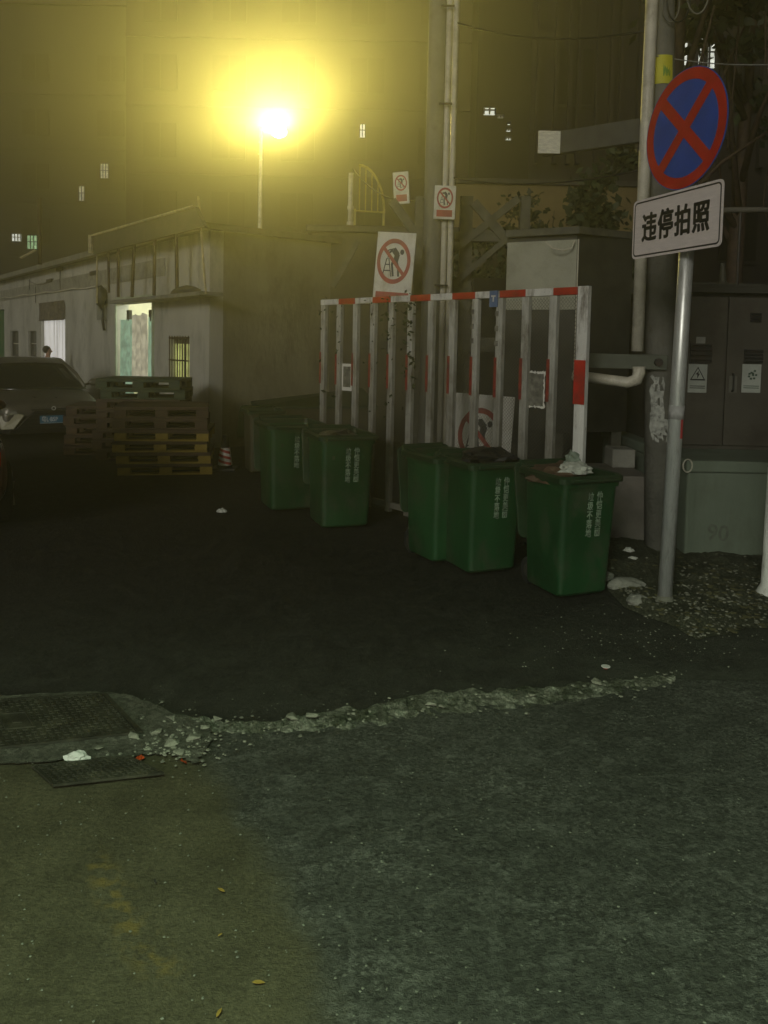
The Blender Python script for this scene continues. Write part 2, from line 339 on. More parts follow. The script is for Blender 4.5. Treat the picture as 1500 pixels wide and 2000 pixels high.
m3_ = nt.nodes.new('ShaderNodeMixRGB'); m3_.blend_type = 'MULTIPLY'; m3_.inputs[0].default_value = .8; nt.links.new(r1.outputs[0], m3_.inputs[1]); nt.links.new(r3.outputs[0], m3_.inputs[2]); nt.links.new(m3_.outputs[0], mx_.inputs[2])
an2 = nt.nodes.new('ShaderNodeAttribute'); an2.attribute_name = "mud"; n2 = nt.nodes.new('ShaderNodeTexNoise'); n2.inputs['Scale'].default_value = 22; n2.inputs['Detail'].default_value = 8; nt.links.new(tc_.outputs['Object'], n2.inputs[0])
r2 = nt.nodes.new('ShaderNodeValToRGB'); r2.color_ramp.elements[0].position = .48; r2.color_ramp.elements[1].position = .62; nt.links.new(n2.outputs[0], r2.inputs[0])
mm_ = nt.nodes.new('ShaderNodeMath'); mm_.operation = 'MULTIPLY'; nt.links.new(an2.outputs['Fac'], mm_.inputs[0]); nt.links.new(r2.outputs[0], mm_.inputs[1])
mx2_ = nt.nodes.new('ShaderNodeMixRGB'); nt.links.new(mm_.outputs[0], mx2_.inputs[0]); nt.links.new(mx_.outputs[0], mx2_.inputs[1]); mx2_.inputs[2].default_value = (.20, .15, .045, 1); nt.links.new(mx2_.outputs[0], b_.inputs['Base Color'])
bp_ = [n for n in nt.nodes if n.type == 'BUMP'][0]; ms_ = nt.nodes.new('ShaderNodeMapRange'); ms_.inputs['To Min'].default_value = 1.0; ms_.inputs['To Max'].default_value = 0.55
nt.links.new(an.outputs['Fac'], ms_.inputs[0]); nt.links.new(ms_.outputs[0], bp_.inputs['Strength'])

# concrete strip round the covers
m_strip = ground_mat("cracked_concrete", (0.09, 0.092, 0.068), (0.15, 0.15, 0.115), (0.30, 0.29, 0.23), patch=3, wear=0.5, bump=1.0, fine=50, rough=0.85)
sp = [(-900, 1372), (0, 1366), (190, 1358), (262, 1366), (335, 1398), (410, 1424), (420, 1450), (385, 1500), (330, 1480), (200, 1490), (0, 1502), (-900, 1500)]
sw = [G(x, y) for x, y in sp]; fp = []
for a, b in zip(sw, sw[1:] + sw[:1]):
    for k in range(10): fp.append(a.lerp(b, k / 10) + Vector((noise.noise(Vector((a.x + k * 1.3, a.y, 7))) * 0.03, noise.noise(Vector((a.y, k * 1.7, 5))) * 0.03, 0)))
MB().poly([(p.x, p.y, 0.022) for p in fp]).build("concrete_strip", m_strip)["kind"] = "structure"

# broken mortar kerb that runs across the road mouth
m_mortar = ground_mat("broken_mortar", (0.055, 0.065, 0.038), (0.17, 0.175, 0.13), (0.55, 0.56, 0.45), patch=5, wear=0.8, bump=1.0, fine=45, rough=0.85)
kp = [(285, 1388), (335, 1404), (400, 1418), (480, 1424), (560, 1420), (640, 1408), (720, 1402), (800, 1384), (880, 1374), (960, 1368), (1040, 1364), (1120, 1354), (1200, 1344), (1270, 1334), (1320, 1328)]
hw = [8, 12, 15, 14, 18, 24, 24, 28, 30, 26, 22, 20, 18, 14, 6]
mb = MB(); K = 18; N = 320; rows = []
for i in range(N + 1):
    u = i / N * (len(kp) - 1); k = min(int(u), len(kp) - 2); t = u - k
    px = kp[k][0] + (kp[k + 1][0] - kp[k][0]) * t; py = kp[k][1] + (kp[k + 1][1] - kp[k][1]) * t; h_ = hw[k] + (hw[k + 1] - hw[k]) * t
    h_ *= 0.85 * (1 + 0.6 * noise.noise(Vector((u * 2.3, 2, 0))))
    a = G(px, py - h_); b = G(px, py + h_)
    for j in range(K + 1):
        p = a.lerp(b, j / K); prof = math.sin(math.pi * j / K) ** 0.6
        z = 0.005 + prof * (0.009 + 0.010 * noise.noise(Vector((p.x * 9, p.y * 9, 0))) + 0.008 * noise.noise(Vector((p.x * 30, p.y * 30, 4))))
        z += prof * 0.007 * (noise.cell(Vector((p.x * 21, p.y * 27, 1))) + 0.6 * noise.cell(Vector((p.x * 55, p.y * 60, 3))))
        wob = 0.02 * noise.noise(Vector((p.x * 16, p.y * 3, 5)))
        mb.v.append((p.x, p.y + wob, max(z, 0.002) if 0 < j < K else 0.0))
for i in range(N):
    for j in range(K):
        a = i * (K + 1) + j; mb.f.append((a, a + 1, a + K + 2, a + K + 1))
tag(mb.build("broken_kerb", m_mortar, fix=False), kind="structure")

# ================================================================== LOW HOUSE (long white building with the lit doorway)
A0 = Vector((-2.87, 12.9, 0)); fd = Vector((-0.6, 0.8, 0)); fn = Vector((-0.8, -0.6, 0)); ANG = math.atan2(0.8, -0.6)
def FA(px, py, n=0.0):           # pixel -> (t, z) on the facade plane pushed out by n
    p = hit(px, py, A0 + fn * n, fn); return (p - A0).dot(fd), p.z
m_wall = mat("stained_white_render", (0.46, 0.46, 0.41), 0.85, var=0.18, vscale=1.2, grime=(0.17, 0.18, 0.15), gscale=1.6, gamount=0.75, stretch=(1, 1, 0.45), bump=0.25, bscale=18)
m_trim = mat("grey_eave_concrete", (0.20, 0.20, 0.17), 0.85, var=0.35, vscale=4, bump=0.3)
m_roofm = mat("dark_roof_sheet", (0.06, 0.055, 0.045), 0.8, var=0.4)
m_green = mat("green_door_paint", (0.05, 0.16, 0.06), 0.6)
m_rust = mat("rusty_iron", (0.07, 0.045, 0.028), 0.75, 0.2, var=0.5, vscale=12)
m_pale = mat("pale_bamboo", (0.45, 0.40, 0.24), 0.8, var=0.35, vscale=10)
HH = 3.56
house = thing("low_house", "long low white house with a lit doorway and small barred window behind the pallets", "house", A0, ANG)
ops = []   # t0,t1,z0,z1
def op(x0, x1, yt, yb=None, z0=None):
    ta, za = FA(x1, yt); tb, zb = FA(x0, yt); z1 = (za + zb) / 2
    zz = z0 if z0 is not None else FA((x0 + x1) / 2, yb)[1]
    ops.append((ta, tb, zz, z1)); return ops[-1]
o_barred = op(333, 370, 658, 745)
o_door = op(229, 299, 590, z0=0.02)
o_curt = op(80, 127, 597, z0=0.02)
o_w1 = op(55, 71, 646, 696)
o_w2 = op(20, 36, 646, 696)
o_green = op(-30, 8, 606, z0=0.02)
L = 16.0; ts = sorted({0, L} | {t for o in ops for t in o[:2]}); TH = 0.24
mb = MB()
for a, b in zip(ts, ts[1:]):
    mid = (a + b) / 2; o = [q for q in ops if q[0] < mid < q[1]]
    if o:
        o = o[0]
        if o[2] > 0.05: mb.b2((a, -TH, -0.05), (b, 0, o[2]))
        mb.b2((a, -TH, o[3]), (b, 0, HH))
    else: mb.b2((a, -TH, -0.05), (b, 0, HH))
mb.build("facade_wall", m_wall, house)
MB().b2((0.0, -TH - 7.5, -0.05), (0.24, -TH, HH)).build("side_wall", mat("olive_brown_end_wall", (0.24, 0.225, 0.15), 0.88, var=0.3, vscale=1.3, grime=(0.09, 0.08, 0.05), gscale=1.1, gamount=.8, stretch=(1, 1, .6), bump=.3, bscale=14), house)  # end wall coloured darker and browner than the facade
mb = MB(); mb.b2((-0.12, -7.9, HH), (L, 0.16, HH + 0.10)); mb.build("roof", m_roofm, house)
MB().b2((0.0, 0.16, HH - 0.02), (L, 0.30, HH + 0.11)).build("eave", m_trim, house, bevel=0.01)
MB().b2((1.9, 0.001, HH - 0.62), (L, 0.02, HH - 0.30)).build("fascia_board", mat("grey_fascia", (0.28, 0.28, 0.24), 0.85, var=0.3, grime=(0.1, 0.1, 0.08), gscale=2, gamount=.6), house)
# conduit along the facade
tA, zA = FA(188, 560); tB, zB = FA(0, 583)
mb = MB(); mb.tube([(tA + (tB - tA) * k / 12, 0.03, zA + (zB - zA) * k / 12 - 0.02 * math.sin(k * 2.1)) for k in range(13)], 0.018, 6); mb.build("conduit", m_pvc, house, smooth=True)
mb = MB()
for x, y0, y1 in ((120, 528, 566), (72, 560, 592), (60, 546, 566)):
    t0, z0 = FA(x, y0); t1, z1 = FA(x, y1); mb.tube([(t0, 0.03, z0), (t0 + 0.01, 0.035, (z0 + z1) / 2), (t1, 0.03, z1)], 0.010, 5)
t0, z0 = FA(58, 548); t1, z1 = FA(108, 545)
mb.tube([(t0 + (t1 - t0) * k / 8, 0.04, z0 + (z1 - z0) * k / 8 - 0.13 * math.sin(math.pi * k / 8)) for k in range(9)], 0.009, 5)
mb.build("loose_cable", m_black, house)
# eave vents (dark slots)
for x, y in ((118, 526), (98, 549), (185, 534)):
    t, z = FA(x, y); MB().b2((t - 0.28, 0.002, z - 0.04), (t + 0.22, 0.05, z + 0.05)).build("eave_vent", m_dark, house)
# green door and two small windows
g = MB().b2((o_green[0], -0.16, 0.0), (o_green[1], -0.10, o_green[3])).build("door", m_green, house)
m_glassd = mat("dark_window_glass", (0.10, 0.10, 0.085), 0.2, var=0.3)
for o in (o_w1, o_w2):
    w = MB().b2((o[0], -0.14, o[2]), (o[1], -0.11, o[3])).build("window", m_glassd, house)
    MB().b2((o[0], -0.109, (o[2] + o[3]) / 2 - 0.012), (o[1], -0.085, (o[2] + o[3]) / 2 + 0.012)).build("window_bar", m_pvc, w)
    fr = MB(); a, b, c, d = o
    fr.b2((a, -0.108, c), (a + 0.03, -0.06, d)); fr.b2((b - 0.03, -0.108, c), (b, -0.06, d)); fr.b2((a + .03, -0.108, d - 0.03), (b - .03, -0.06, d)); fr.b2((a + .03, -0.108, c), (b - .03, -0.06, c + .03))
    fr.build("frame", m_dark, w)
# rooms behind: lit doorway
m_in = mat("cream_room_wall", (0.62, 0.60, 0.46), 0.8, var=0.1, vscale=3)
def room(o, depth, name, lampW, colr, wallm, lz=None):
    a, b, _, d = o; a -= 0.6; b += 0.9; y1 = -TH - 0.002; y0 = -TH - depth; zt = 3.1
    rm = MB(); rm.quad((a, y0, 0.01), (b, y0, 0.01), (b, y0, zt), (a, y0, zt)); rm.quad((a, y0, 0.01), (a, y1, 0.01), (a, y1, zt), (a, y0, zt))
    rm.quad((b, y0, 0.01), (b, y1, 0.01), (b, y1, zt), (b, y0, zt)); rm.quad((a, y0, zt), (b, y0, zt), (b, y1, zt), (a, y1, zt)); rm.quad((a, y0, 0.012), (b, y0, 0.012), (b, y1, 0.012), (a, y1, 0.012))
    r_ = rm.build(name, wallm, house)
    ld = bpy.data.lights.new("room_lamp", 'POINT'); ld.energy = lampW; ld.color = colr; ld.shadow_soft_size = 0.1
    lo = bpy.data.objects.new("room_lamp", ld); COL.objects.link(lo); lo.parent = house; lo.location = ((a + b) / 2, (y0 + y1) / 2, lz or 2.75)
    return a, b, y0
a, b, y0 = room(o_door, 2.2, "lit_room", 125, (0.95, 1.0, 0.86), m_in)
do = o_door
def cloth_strip(t0, t1, y, z0, z1, folds, amp, seed=0, sag=0.0):
    mbx = MB(); n = 40
    for k in range(n + 1):
        u = k / n; t = t0 + (t1 - t0) * u
        for j in range(9):
            v = j / 8; zz = z0 + (z1 - z0) * v - (sag * abs(math.sin(u * math.pi * 2 + seed)) if j == 8 else 0)
            mbx.v.append((t + 0.01 * math.sin(v * 5 + u * 9), y + amp * math.sin(u * folds * 6.283 + seed + 0.6 * math.sin(v * 3)), zz))
    for k in range(n):
        for j in range(8):
            i = k * 9 + j; mbx.f.append((i, i + 9, i + 10, i + 1))
    return mbx
def cloth_mat(name, col, e=None, es=0.0, **kw):
    m = mat(name, col, 0.9, emit=e, estr=es, **kw)
    m.node_tree.nodes["Principled BSDF"].inputs['Transmission Weight'].default_value = 0.0
    return m
m_gcur = cloth_mat("green_patterned_curtain", (0.28, 0.46, 0.34), (0.30, 0.46, 0.32), 0.5, var=0.5, vscale=9, col2=(0.42, 0.60, 0.46))  # curtain cloths glow by emission, in place of room light through them
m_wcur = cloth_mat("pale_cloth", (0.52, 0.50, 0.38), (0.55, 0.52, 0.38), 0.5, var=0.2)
tw = do[1] - do[0]; dz = FA(260, 625)[1]
cloth_strip(do[1] - 0.05, do[1] - tw * 0.42, -0.05, 0.02, dz + 0.02, 4, 0.012).build("green_curtain", m_gcur, house, smooth=True)
cloth_strip(do[0] + tw * 0.16, do[0] + 0.01, -0.045, 0.02, dz + 0.05, 2, 0.02, 1).build("green_curtain", m_gcur, house, smooth=True)
cloth_strip(do[1] - tw * 0.40, do[0] + tw * 0.17, -0.04, 0.9, dz + 0.14, 3, 0.02, 2, sag=0.05).build("pale_curtain", m_wcur, house, smooth=True)
for x in (245, 288):
    t, z = FA(x, 616); MB().b2((t - 0.06, -0.12, z - 0.11), (t + 0.06, -0.04, z + 0.11)).build("wall_speaker", m_black, house, bevel=0.01)
mb = MB(); t0, z0 = FA(226, 590); t1, z1 = FA(303, 588)
for (p, q) in (((do[1] + 0.001, 0.0, 0.02), (do[1] + 0.09, 0.03, do[3] + 0.06)), ((do[0] - 0.07, 0.0, 0.02), (do[0] - 0.001, 0.03, do[3] + 0.06)), ((do[0] - .07, 0.0, do[3] + 0.061), (do[1] + .09, 0.04, do[3] + 0.12))): mb.b2(p, q)
mb.build("door_frame", mat("pale_green_frame", (0.42, 0.48, 0.36), 0.7), house)
# barred window with lit yellow-green blind
m_lit = mat("lit_yellow_green_blind", (0.45, 0.48, 0.2), 0.9, emit=(0.62, 0.66, 0.22), estr=0.6, var=0.2)
bo = o_barred; wn_ = MB().b2((bo[0], -0.085, bo[2]), (bo[1], -0.07, bo[3])).build("window", m_glassd, house)
n = 9
for k in range(n):
    if k in (3,): continue
    t = bo[0] + (bo[1] - bo[0]) * (k + 0.5) / n; w = (bo[1] - bo[0]) / n * (0.30 if k % 2 else 0.42)
    MB().b2((t - w / 2, -0.068, bo[2] + 0.03), (t + w / 2, -0.055, bo[3] - 0.12)).build("blind_strip", m_lit, wn_)
for k in range(8):
    t = bo[0] + (bo[1] - bo[0]) * k / 7; MB().tube([(t, 0.02, bo[2] - 0.02), (t, 0.02, bo[3] + 0.02)], 0.009, 6).build("window_bar", m_rust, wn_)
for z in (bo[2] + 0.02, (bo[2] + bo[3]) / 2 - 0.02, bo[3] - 0.02): MB().b2((bo[0] - 0.02, 0.012, z - 0.012), (bo[1] + 0.02, 0.028, z + 0.012)).build("cross_bar", m_rust, wn_)
# curtain doorway (white lit plastic strips)
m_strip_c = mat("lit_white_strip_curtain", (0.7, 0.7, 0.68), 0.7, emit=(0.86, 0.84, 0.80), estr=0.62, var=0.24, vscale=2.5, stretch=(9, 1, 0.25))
co = o_curt; MB().b2((co[0], -0.6, 0), (co[1], -0.58, co[3])).build("back_board", m_dark, house)
ns = 9
for k in range(ns):
    t0 = co[0] + (co[1] - co[0]) * k / ns; t1 = co[0] + (co[1] - co[0]) * (k + 0.9) / ns
    mbx = MB(); sl = random.uniform(-0.05, 0.08)
    zt = FA(105, 622)[1] + random.uniform(-0.03, 0.10)
    mbx.quad((t0, -0.10, 0.02), (t1, -0.08, 0.02), (t1 + sl * 0.4, -0.08, zt), (t0 + sl * 0.4, -0.10, zt)); mbx.build("curtain_strip", m_strip_c, house)
mb = cloth_strip(co[1] + 0.12, co[0] - 0.05, 0.03, FA(105, 626)[1], co[3] + 0.10, 7, 0.03, 3, sag=0.0)
mb.build("door_valance", mat("grey_cloth_valance", (0.13, 0.11, 0.085), 0.9, var=0.5, vscale=14), house, smooth=True)
# meter box cluster
t, z = FA(205, 600)
mb = MB(); mb.b2((t - 0.16, 0.001, z - 0.28), (t + 0.12, 0.14, z + 0.05)); mb.build("meter_box", mat("grey_meter", (0.25, 0.26, 0.22), 0.7), house, bevel=0.01)
mb = MB(); blob(mb, (t - 0.12, 0.12, z + 0.2), (0.16, 0.10, 0.26), 4); mb.tube([(t - 0.14, 0.08, z), (t - 0.16, 0.1, z - 0.3), (t - 0.1, 0.05, z - 0.5)], 0.03, 6); mb.build("cable_bundle", m_black, house, smooth=True)

# awning frame standing on the ledge over the door
aw = thing("awning_frame", "rusty iron awning frame with a long dark board over the lit doorway", "awning", A0, ANG)
NA = 0.42
def FB(px, py): return FA(px, py, NA)
ptl, ptr, pbl, pbr = FB(181, 462), FB(384, 404), FB(184, 497), FB(401, 442)
mb = MB(); mb.loft([[(ptl[0], NA + 0.02, ptl[1]), (ptl[0], NA - 0.04, ptl[1]), (pbl[0], NA - 0.04, pbl[1]), (pbl[0], NA + 0.02, pbl[1])],
                    [(ptr[0], NA + 0.02, ptr[1]), (ptr[0], NA - 0.04, ptr[1]), (pbr[0], NA - 0.04, pbr[1]), (pbr[0], NA + 0.02, pbr[1])]])
mb.build("board", m_roofm, aw)
mb = MB(); mb.tube([(ptl[0], NA + 0.04, ptl[1] + 0.01), (ptr[0], NA + 0.04, ptr[1] + 0.01)], 0.022, 6); mb.build("top_rail", m_pale, aw)
mb = MB(); mb.tube([(ptl[0] - 0.04, NA + 0.05, ptl[1] + 0.02), (ptl[0] - 0.06, NA + 0.05, pbl[1] + 0.03)], 0.055, 7); mb.build("end_cloth", m_pale, aw)
for i, (xt, yt, xb, yb, mm, r) in enumerate(((183, 497, 189, 592, m_pale, .020), (204, 488, 213, 572, m_rust, .026), (224, 483, 231, 580, m_rust, .03), (256, 474, 258, 580, m_rust, .032), (295, 465, 301, 577, m_rust, .032), (336, 454, 346, 573, m_rust, .032), (379, 408, 402, 574, m_pale, .018))):
    p = FB(xt, yt); q = FA(xb, yb, 0.30); MB().tube([(p[0], NA - 0.07, p[1] + 0.2), (q[0], 0.30, q[1])], r, 7).build("strut", mm, aw)
l0 = FA(222, 584, 0.3); l1 = FA(402, 572, 0.3)
MB().b2((l1[0], 0.001, (l0[1] + l1[1]) / 2 - 0.07), (l0[0], 0.40, (l0[1] + l1[1]) / 2 - 0.005)).build("ledge", m_trim, aw, bevel=0.01)
mb = MB(); blob(mb, (FA(360, 565, .2)[0], 0.2, (l0[1] + l1[1]) / 2 + 0.05), (0.5, 0.16, 0.09), 3); mb.build("sagging_tarp", m_roofm, aw, smooth=True)
mb = MB()
for x in (225, 255, 298, 340, 372):
    q = FA(x, 560, 0)[0]; mb.beam((q, 0.0, (l0[1] + pbl[1]) / 2 + .7), (q, NA - 0.05, (l0[1] + pbl[1]) / 2 + 0.72), 0.03, 0.03)
mb.build("wall_bracket", m_rust, aw)

# small mast with a stay on the roof
p = D(78, 512, 19.5); mt = thing("roof_mast", "thin dark mast with a yellow stay on the far roof of the white house", "mast", (p.x, p.y, HH + 0.1))
ztop = D(75, 435, 19.5).z - HH
MB().tube([(0, 0, -0.1), (0, 0, ztop + 0.5)], 0.05, 8).build("pole", m_rust, mt, smooth=True)
q = D(40, 531, 19.5) - p; MB().tube([(-0.1, 0, D(70, 488, 19.5).z - HH - .1), (q.x, 0, 0.05)], 0.03, 6).build("stay", m_pale, mt)

# ================================================================== dark shed & back buildings
m_shed = mat("dark_brick_shed", (0.085, 0.075, 0.045), 0.9, var=0.35, vscale=3, grime=(0.04, 0.035, 0.025), gscale=1.5, gamount=.7, bump=0.4, bscale=12)
p0 = D(641, 452, 14.2); p1 = D(735, 452, 14.2)
sh = thing("back_shed", "flat roofed dark shed behind the striped barrier beside the white house", "shed", (1.2, 15.2, 0))
MB().b2((-2.55, -0.9, -0.05), (1.6, 2.6, p0.z)).build("wall", m_shed, sh)
MB().b2((-2.65, -1.0, p0.z), (1.7, 2.7, p0.z + 0.12)).build("roof", m_roofm, sh, bevel=0.02)
pv = D(684, 418, 14.3); pt = D(682, 328, 14.3)
vp = thing("vent_pipe", "short white vent pipe standing on the shed roof beside the arched railing", "pipe", (pv.x, 14.35, p0.z + 0.12))
MB().tube([(0, 0, 0), (0, 0, pt.z - p0.z - 0.2)], 0.045, 10).build("pipe", m_pvc, vp, smooth=True)
MB().tube([(0, 0, 0.3), (0, 0, 0.36)], 0.06, 10).build("collar", m_pvc, vp); MB().tube([(0, 0, 0.02), (0, 0, 0.08)], 0.065, 10).build("collar", m_pvc, vp)
ra = thing("arched_railing", "yellowish quarter-arch railing with upright bars on the shed roof", "railing", (D(693, 400, 14.3).x, 14.3, p0.z + 0.12))
rr_ = 0.75; zb = 0.0
arc = [(0.06 + rr_ * 0.62 * math.sin(a), 0, zb + 1.1 * rr_ * math.cos(a) + 0.25) for a in [R(90) * k / 10 for k in range(11)]]
m_yr = mat("yellow_rail_paint", (0.42, 0.36, 0.12), 0.6)
MB().tube(arc, 0.025, 6).build("arch", m_yr, ra); MB().tube([(0.0, 0, 0.27), (0.54, 0, 0.25)], 0.018, 6).build("bottom_rail", m_yr, ra)
for k in range(4):
    x = 0.08 + 0.11 * k; MB().tube([(x, 0, 0.26), (x, 0, 0.25 + 1.1 * rr_ * math.sqrt(max(0.05, 1 - (x / (rr_ * 0.62 + .06)) ** 2)))], 0.012, 5).build("upright", m_yr, ra)
MB().b2((-0.02, -0.03, 0), (0.02, 0.03, 0.3)).build("post", m_yr, ra); MB().b2((0.5, -0.03, 0), (0.54, 0.03, 0.27)).build("post", m_yr, ra)

# tall dark buildings far behind
m_tw = mat("night_brown_render", (0.026, 0.020, 0.015), 0.9, var=0.3, vscale=0.5, bump=0.2, bscale=3)
m_tw2 = mat("night_grey_render", (0.024, 0.022, 0.018), 0.9, var=0.3, vscale=0.4)
m_win = mat("unlit_window", (0.018, 0.016, 0.013), 0.85, spec=0.1)
m_winw = mat("lit_window_white", (0.8, 0.8, 0.8), 0.5, emit=(0.95, 1.0, 0.86), estr=0.85, var=0.2, vscale=8)
m_wing = mat("lit_window_green", (0.6, 0.8, 0.5), 0.5, emit=(0.45, 0.85, 0.42), estr=0.55, var=0.4, vscale=7)
m_winy = mat("lit_window_dim", (0.6, 0.6, 0.5), 0.5, emit=(0.8, 0.75, 0.55), estr=0.30, var=0.4, vscale=5)
def tower(name, label, x0, x1, Y, dep, ztop, m, rows, cols, lits, rib=False, zs=4.0, ww=1.1, wh=1.3):
    t = thing(name, label, "building", ((x0 + x1) / 2, Y + dep / 2, 0)); cx = (x0 + x1) / 2
    MB().b2((x0 - cx, -dep / 2, -0.05), (x1 - cx, dep / 2, ztop)).build("wall", m, t)
    MB().b2((x0 - cx - 0.2, -dep / 2 - 0.2, ztop), (x1 - cx + 0.2, dep / 2 + 0.2, ztop + 0.5)).build("roof", m, t)
    base = None
    for r_ in range(rows):
        z = zs + r_ * (ztop - zs - 1) / rows
        MB().b2((x0 - cx, -dep / 2 - 0.08, z - 0.75), (x1 - cx, -dep / 2 - 0.001, z - 0.6)).build("floor_band", m, t)
        for c in range(cols):
            x = (x0 - cx) + (x1 - x0) * (c + 0.5) / cols
            if base is None:
                base = MB().b2((-ww / 2, -0.03, 0), (ww / 2, 0.03, wh)).build("window", m_win, t, loc=(x, -dep / 2 - 0.03, z))
                fr = MB(); fr.b2((-0.03, -0.05, 0), (0.03, -0.031, wh)); fr.b2((-ww / 2, -0.07, -0.1), (ww / 2, -0.031, -0.02)); fr.build("window_frame", m_tw2, base)
            else:
                w = base.copy(); COL.objects.link(w); w.location = (x, -dep / 2 - 0.03, z); f = kids(base)[0].copy(); COL.objects.link(f); f.parent = w
    for (px0, py0, px1, py1, mm) in lits:
        a = D(px0, py0, Y - 0.12); b = D(px1, py1, Y - 0.12)
        w = MB().b2((a.x - cx, -dep / 2 - 0.13, b.z), (b.x - cx, -dep / 2 - 0.07, a.z)).build("lit_window", mm, t)
        nb = 3 if abs(b.x - a.x) > 0.3 else 2
        f = MB()
        for k in range(nb + 1):
            x = a.x - cx + (b.x - a.x) * k / nb; f.b2((x - 0.02, -dep / 2 - 0.16, b.z), (x + 0.02, -dep / 2 - 0.131, a.z))
        f.b2((a.x - cx - .02, -dep / 2 - 0.165, (a.z + b.z) / 2), (b.x - cx + .02, -dep / 2 - 0.161, (a.z + b.z) / 2 + 0.04)); f.build("window_frame", m_dark, w)
    return t
tower("apartment_block", "dark apartment block with two small lit windows beyond the far end of the white house", -40, -12.6, 42, 10, 19, m_tw2, 5, 7, [(23, 457, 41, 471, m_winw), (53, 460, 73, 486, m_wing), (196, 320, 212, 348, m_winy), (154, 364, 165, 392, m_winy)], ww=1.4)
tower("tall_block", "tall brown block in the glow behind the street lamp", -11.8, 3.6, 36, 12, 26, m_tw, 7, 5, [(703, 243, 713, 268, m_winw)], ww=1.5, wh=1.5)
rt = tower("ribbed_tower", "tall dark brown building with ribbed walls behind the utility pole", 3.4, 22.0, 19.5, 12, 27, m_tw, 6, 9, [(945, 211, 967, 224, m_winw), (972, 224, 983, 230, m_winy), (989, 252, 997, 256, m_winw), (988, 268, 998, 273, m_winw), (992, 239, 996, 243, m_winw),
    (1322, 84, 1342, 130, m_winw), (1362, 76, 1396, 132, m_winw), (1490, 68, 1520, 134, m_winw)], ww=0.9)
for k in range(26):
    x = -9.2 + k * 0.33 + (0.1 if k % 3 else 0); MB().b2((x, -6.28, 6.2), (x + 0.09, -6.1, 26.5)).build("downpipe", m_tw, rt)
ow = thing("ochre_wall", "low ochre rendered wall lit yellow behind the plants above the grey switch cabinet", "wall", (6.2, 19.0, 0))
MB().b2((-4.6, -0.12, -0.05), (-0.1, 0.12, 5.6)).build("render", mat("ochre_render", (0.20, 0.15, 0.06), 0.85, var=0.3, vscale=2), ow)
MB().b2((-4.7, -0.2, 5.6), (0, 0.2, 5.72)).build("coping", m_roofm, ow)

# ================================================================== street lamp (lit) beyond the house
LP = D(545, 258, 18.0)
m_lamp = mat("lamp_glare", (1, 1, 0.9), 0.5, emit=(1.0, 0.93, 0.50), estr=26.0, var=0.0)
pb = D(511, 300, 18.0)
sl = thing("street_lamp", "lit yellow street lamp on a thin pole rising behind the white house", "street lamp", (pb.x - 0.02, 18.0, 0))
MB().tube([(0, 0, 0), (0, 0, 4.0), (0, 0, LP.z + 0.1)], [0.06, 0.05, 0.035], 10).build("pole", m_pvc, sl, smooth=True)
lx = LP.x - pb.x + 0.02
mb = MB(); mb.tube([(0, 0, LP.z + 0.05), (lx * 0.5, -0.02, LP.z + 0.16), (lx, -0.02, LP.z + 0.17)], 0.02, 6); mb.build("arm", m_pvc, sl)
MB().box((lx, 0.04, LP.z + 0.15), (0.34, 0.10, 0.03)).build("housing", m_dark, sl, bevel=0.01)
mb = MB(); blob(mb, (lx, 0, LP.z), (0.17, 0.12, 0.125), 1, 3, 0.0); mb.build("bulb", m_lamp, sl, smooth=True)
for k in range(5): MB().tube([(0.05 * (-1) ** k, -0.03, LP.z - 0.1 - 0.13 * k), (0.0, -0.04, LP.z - 0.16 - 0.13 * k)], 0.012, 5).build("cable_tie", m_pvc, sl)
ld = bpy.data.lights.new("street_light", 'SPOT'); ld.energy = 5700; ld.color = (1.0, 0.82, 0.17); ld.shadow_soft_size = 0.08; ld.spot_size = R(92); ld.spot_blend = 0.45
lo = bpy.data.objects.new("street_light", ld); COL.objects.link(lo); lo.parent = sl; lo.location = (lx, -0.32, LP.z - 0.02); lo.rotation_euler = Vector((0.05, 1.0, -0.40)).to_track_quat('Z', 'Y').to_euler()

# street lamp just out of frame that lights the near ground and the sign
OL = Vector((-0.5, -1.3, 4.3))
sl2 = thing("street_lamp", "white street lamp on a grey post at the near corner behind the viewer", "street lamp", (OL.x + 1.0, OL.y, 0))
MB().tube([(0, 0, 0), (0, 0, OL.z + 0.25)], [0.08, 0.05], 10).build("pole", m_dark, sl2, smooth=True)
MB().tube([(0, 0, OL.z + 0.2), (-1.0, 0, OL.z + 0.22)], 0.03, 8).build("arm", m_dark, sl2)
MB().b2((-1.25, -0.12, OL.z + 0.12), (-0.8, 0.12, OL.z + 0.20)).build("lamp_head", m_dark, sl2)
ld2 = bpy.data.lights.new("near_street_light", 'SPOT'); ld2.energy = 1120; ld2.color = (0.74, 1.0, 0.67); ld2.shadow_soft_size = 0.12; ld2.spot_size = R(150); ld2.spot_blend = 0.9
lo2 = bpy.data.objects.new("near_street_light", ld2); COL.objects.link(lo2); lo2.parent = sl2; lo2.location = (-1.0, 0, OL.z)

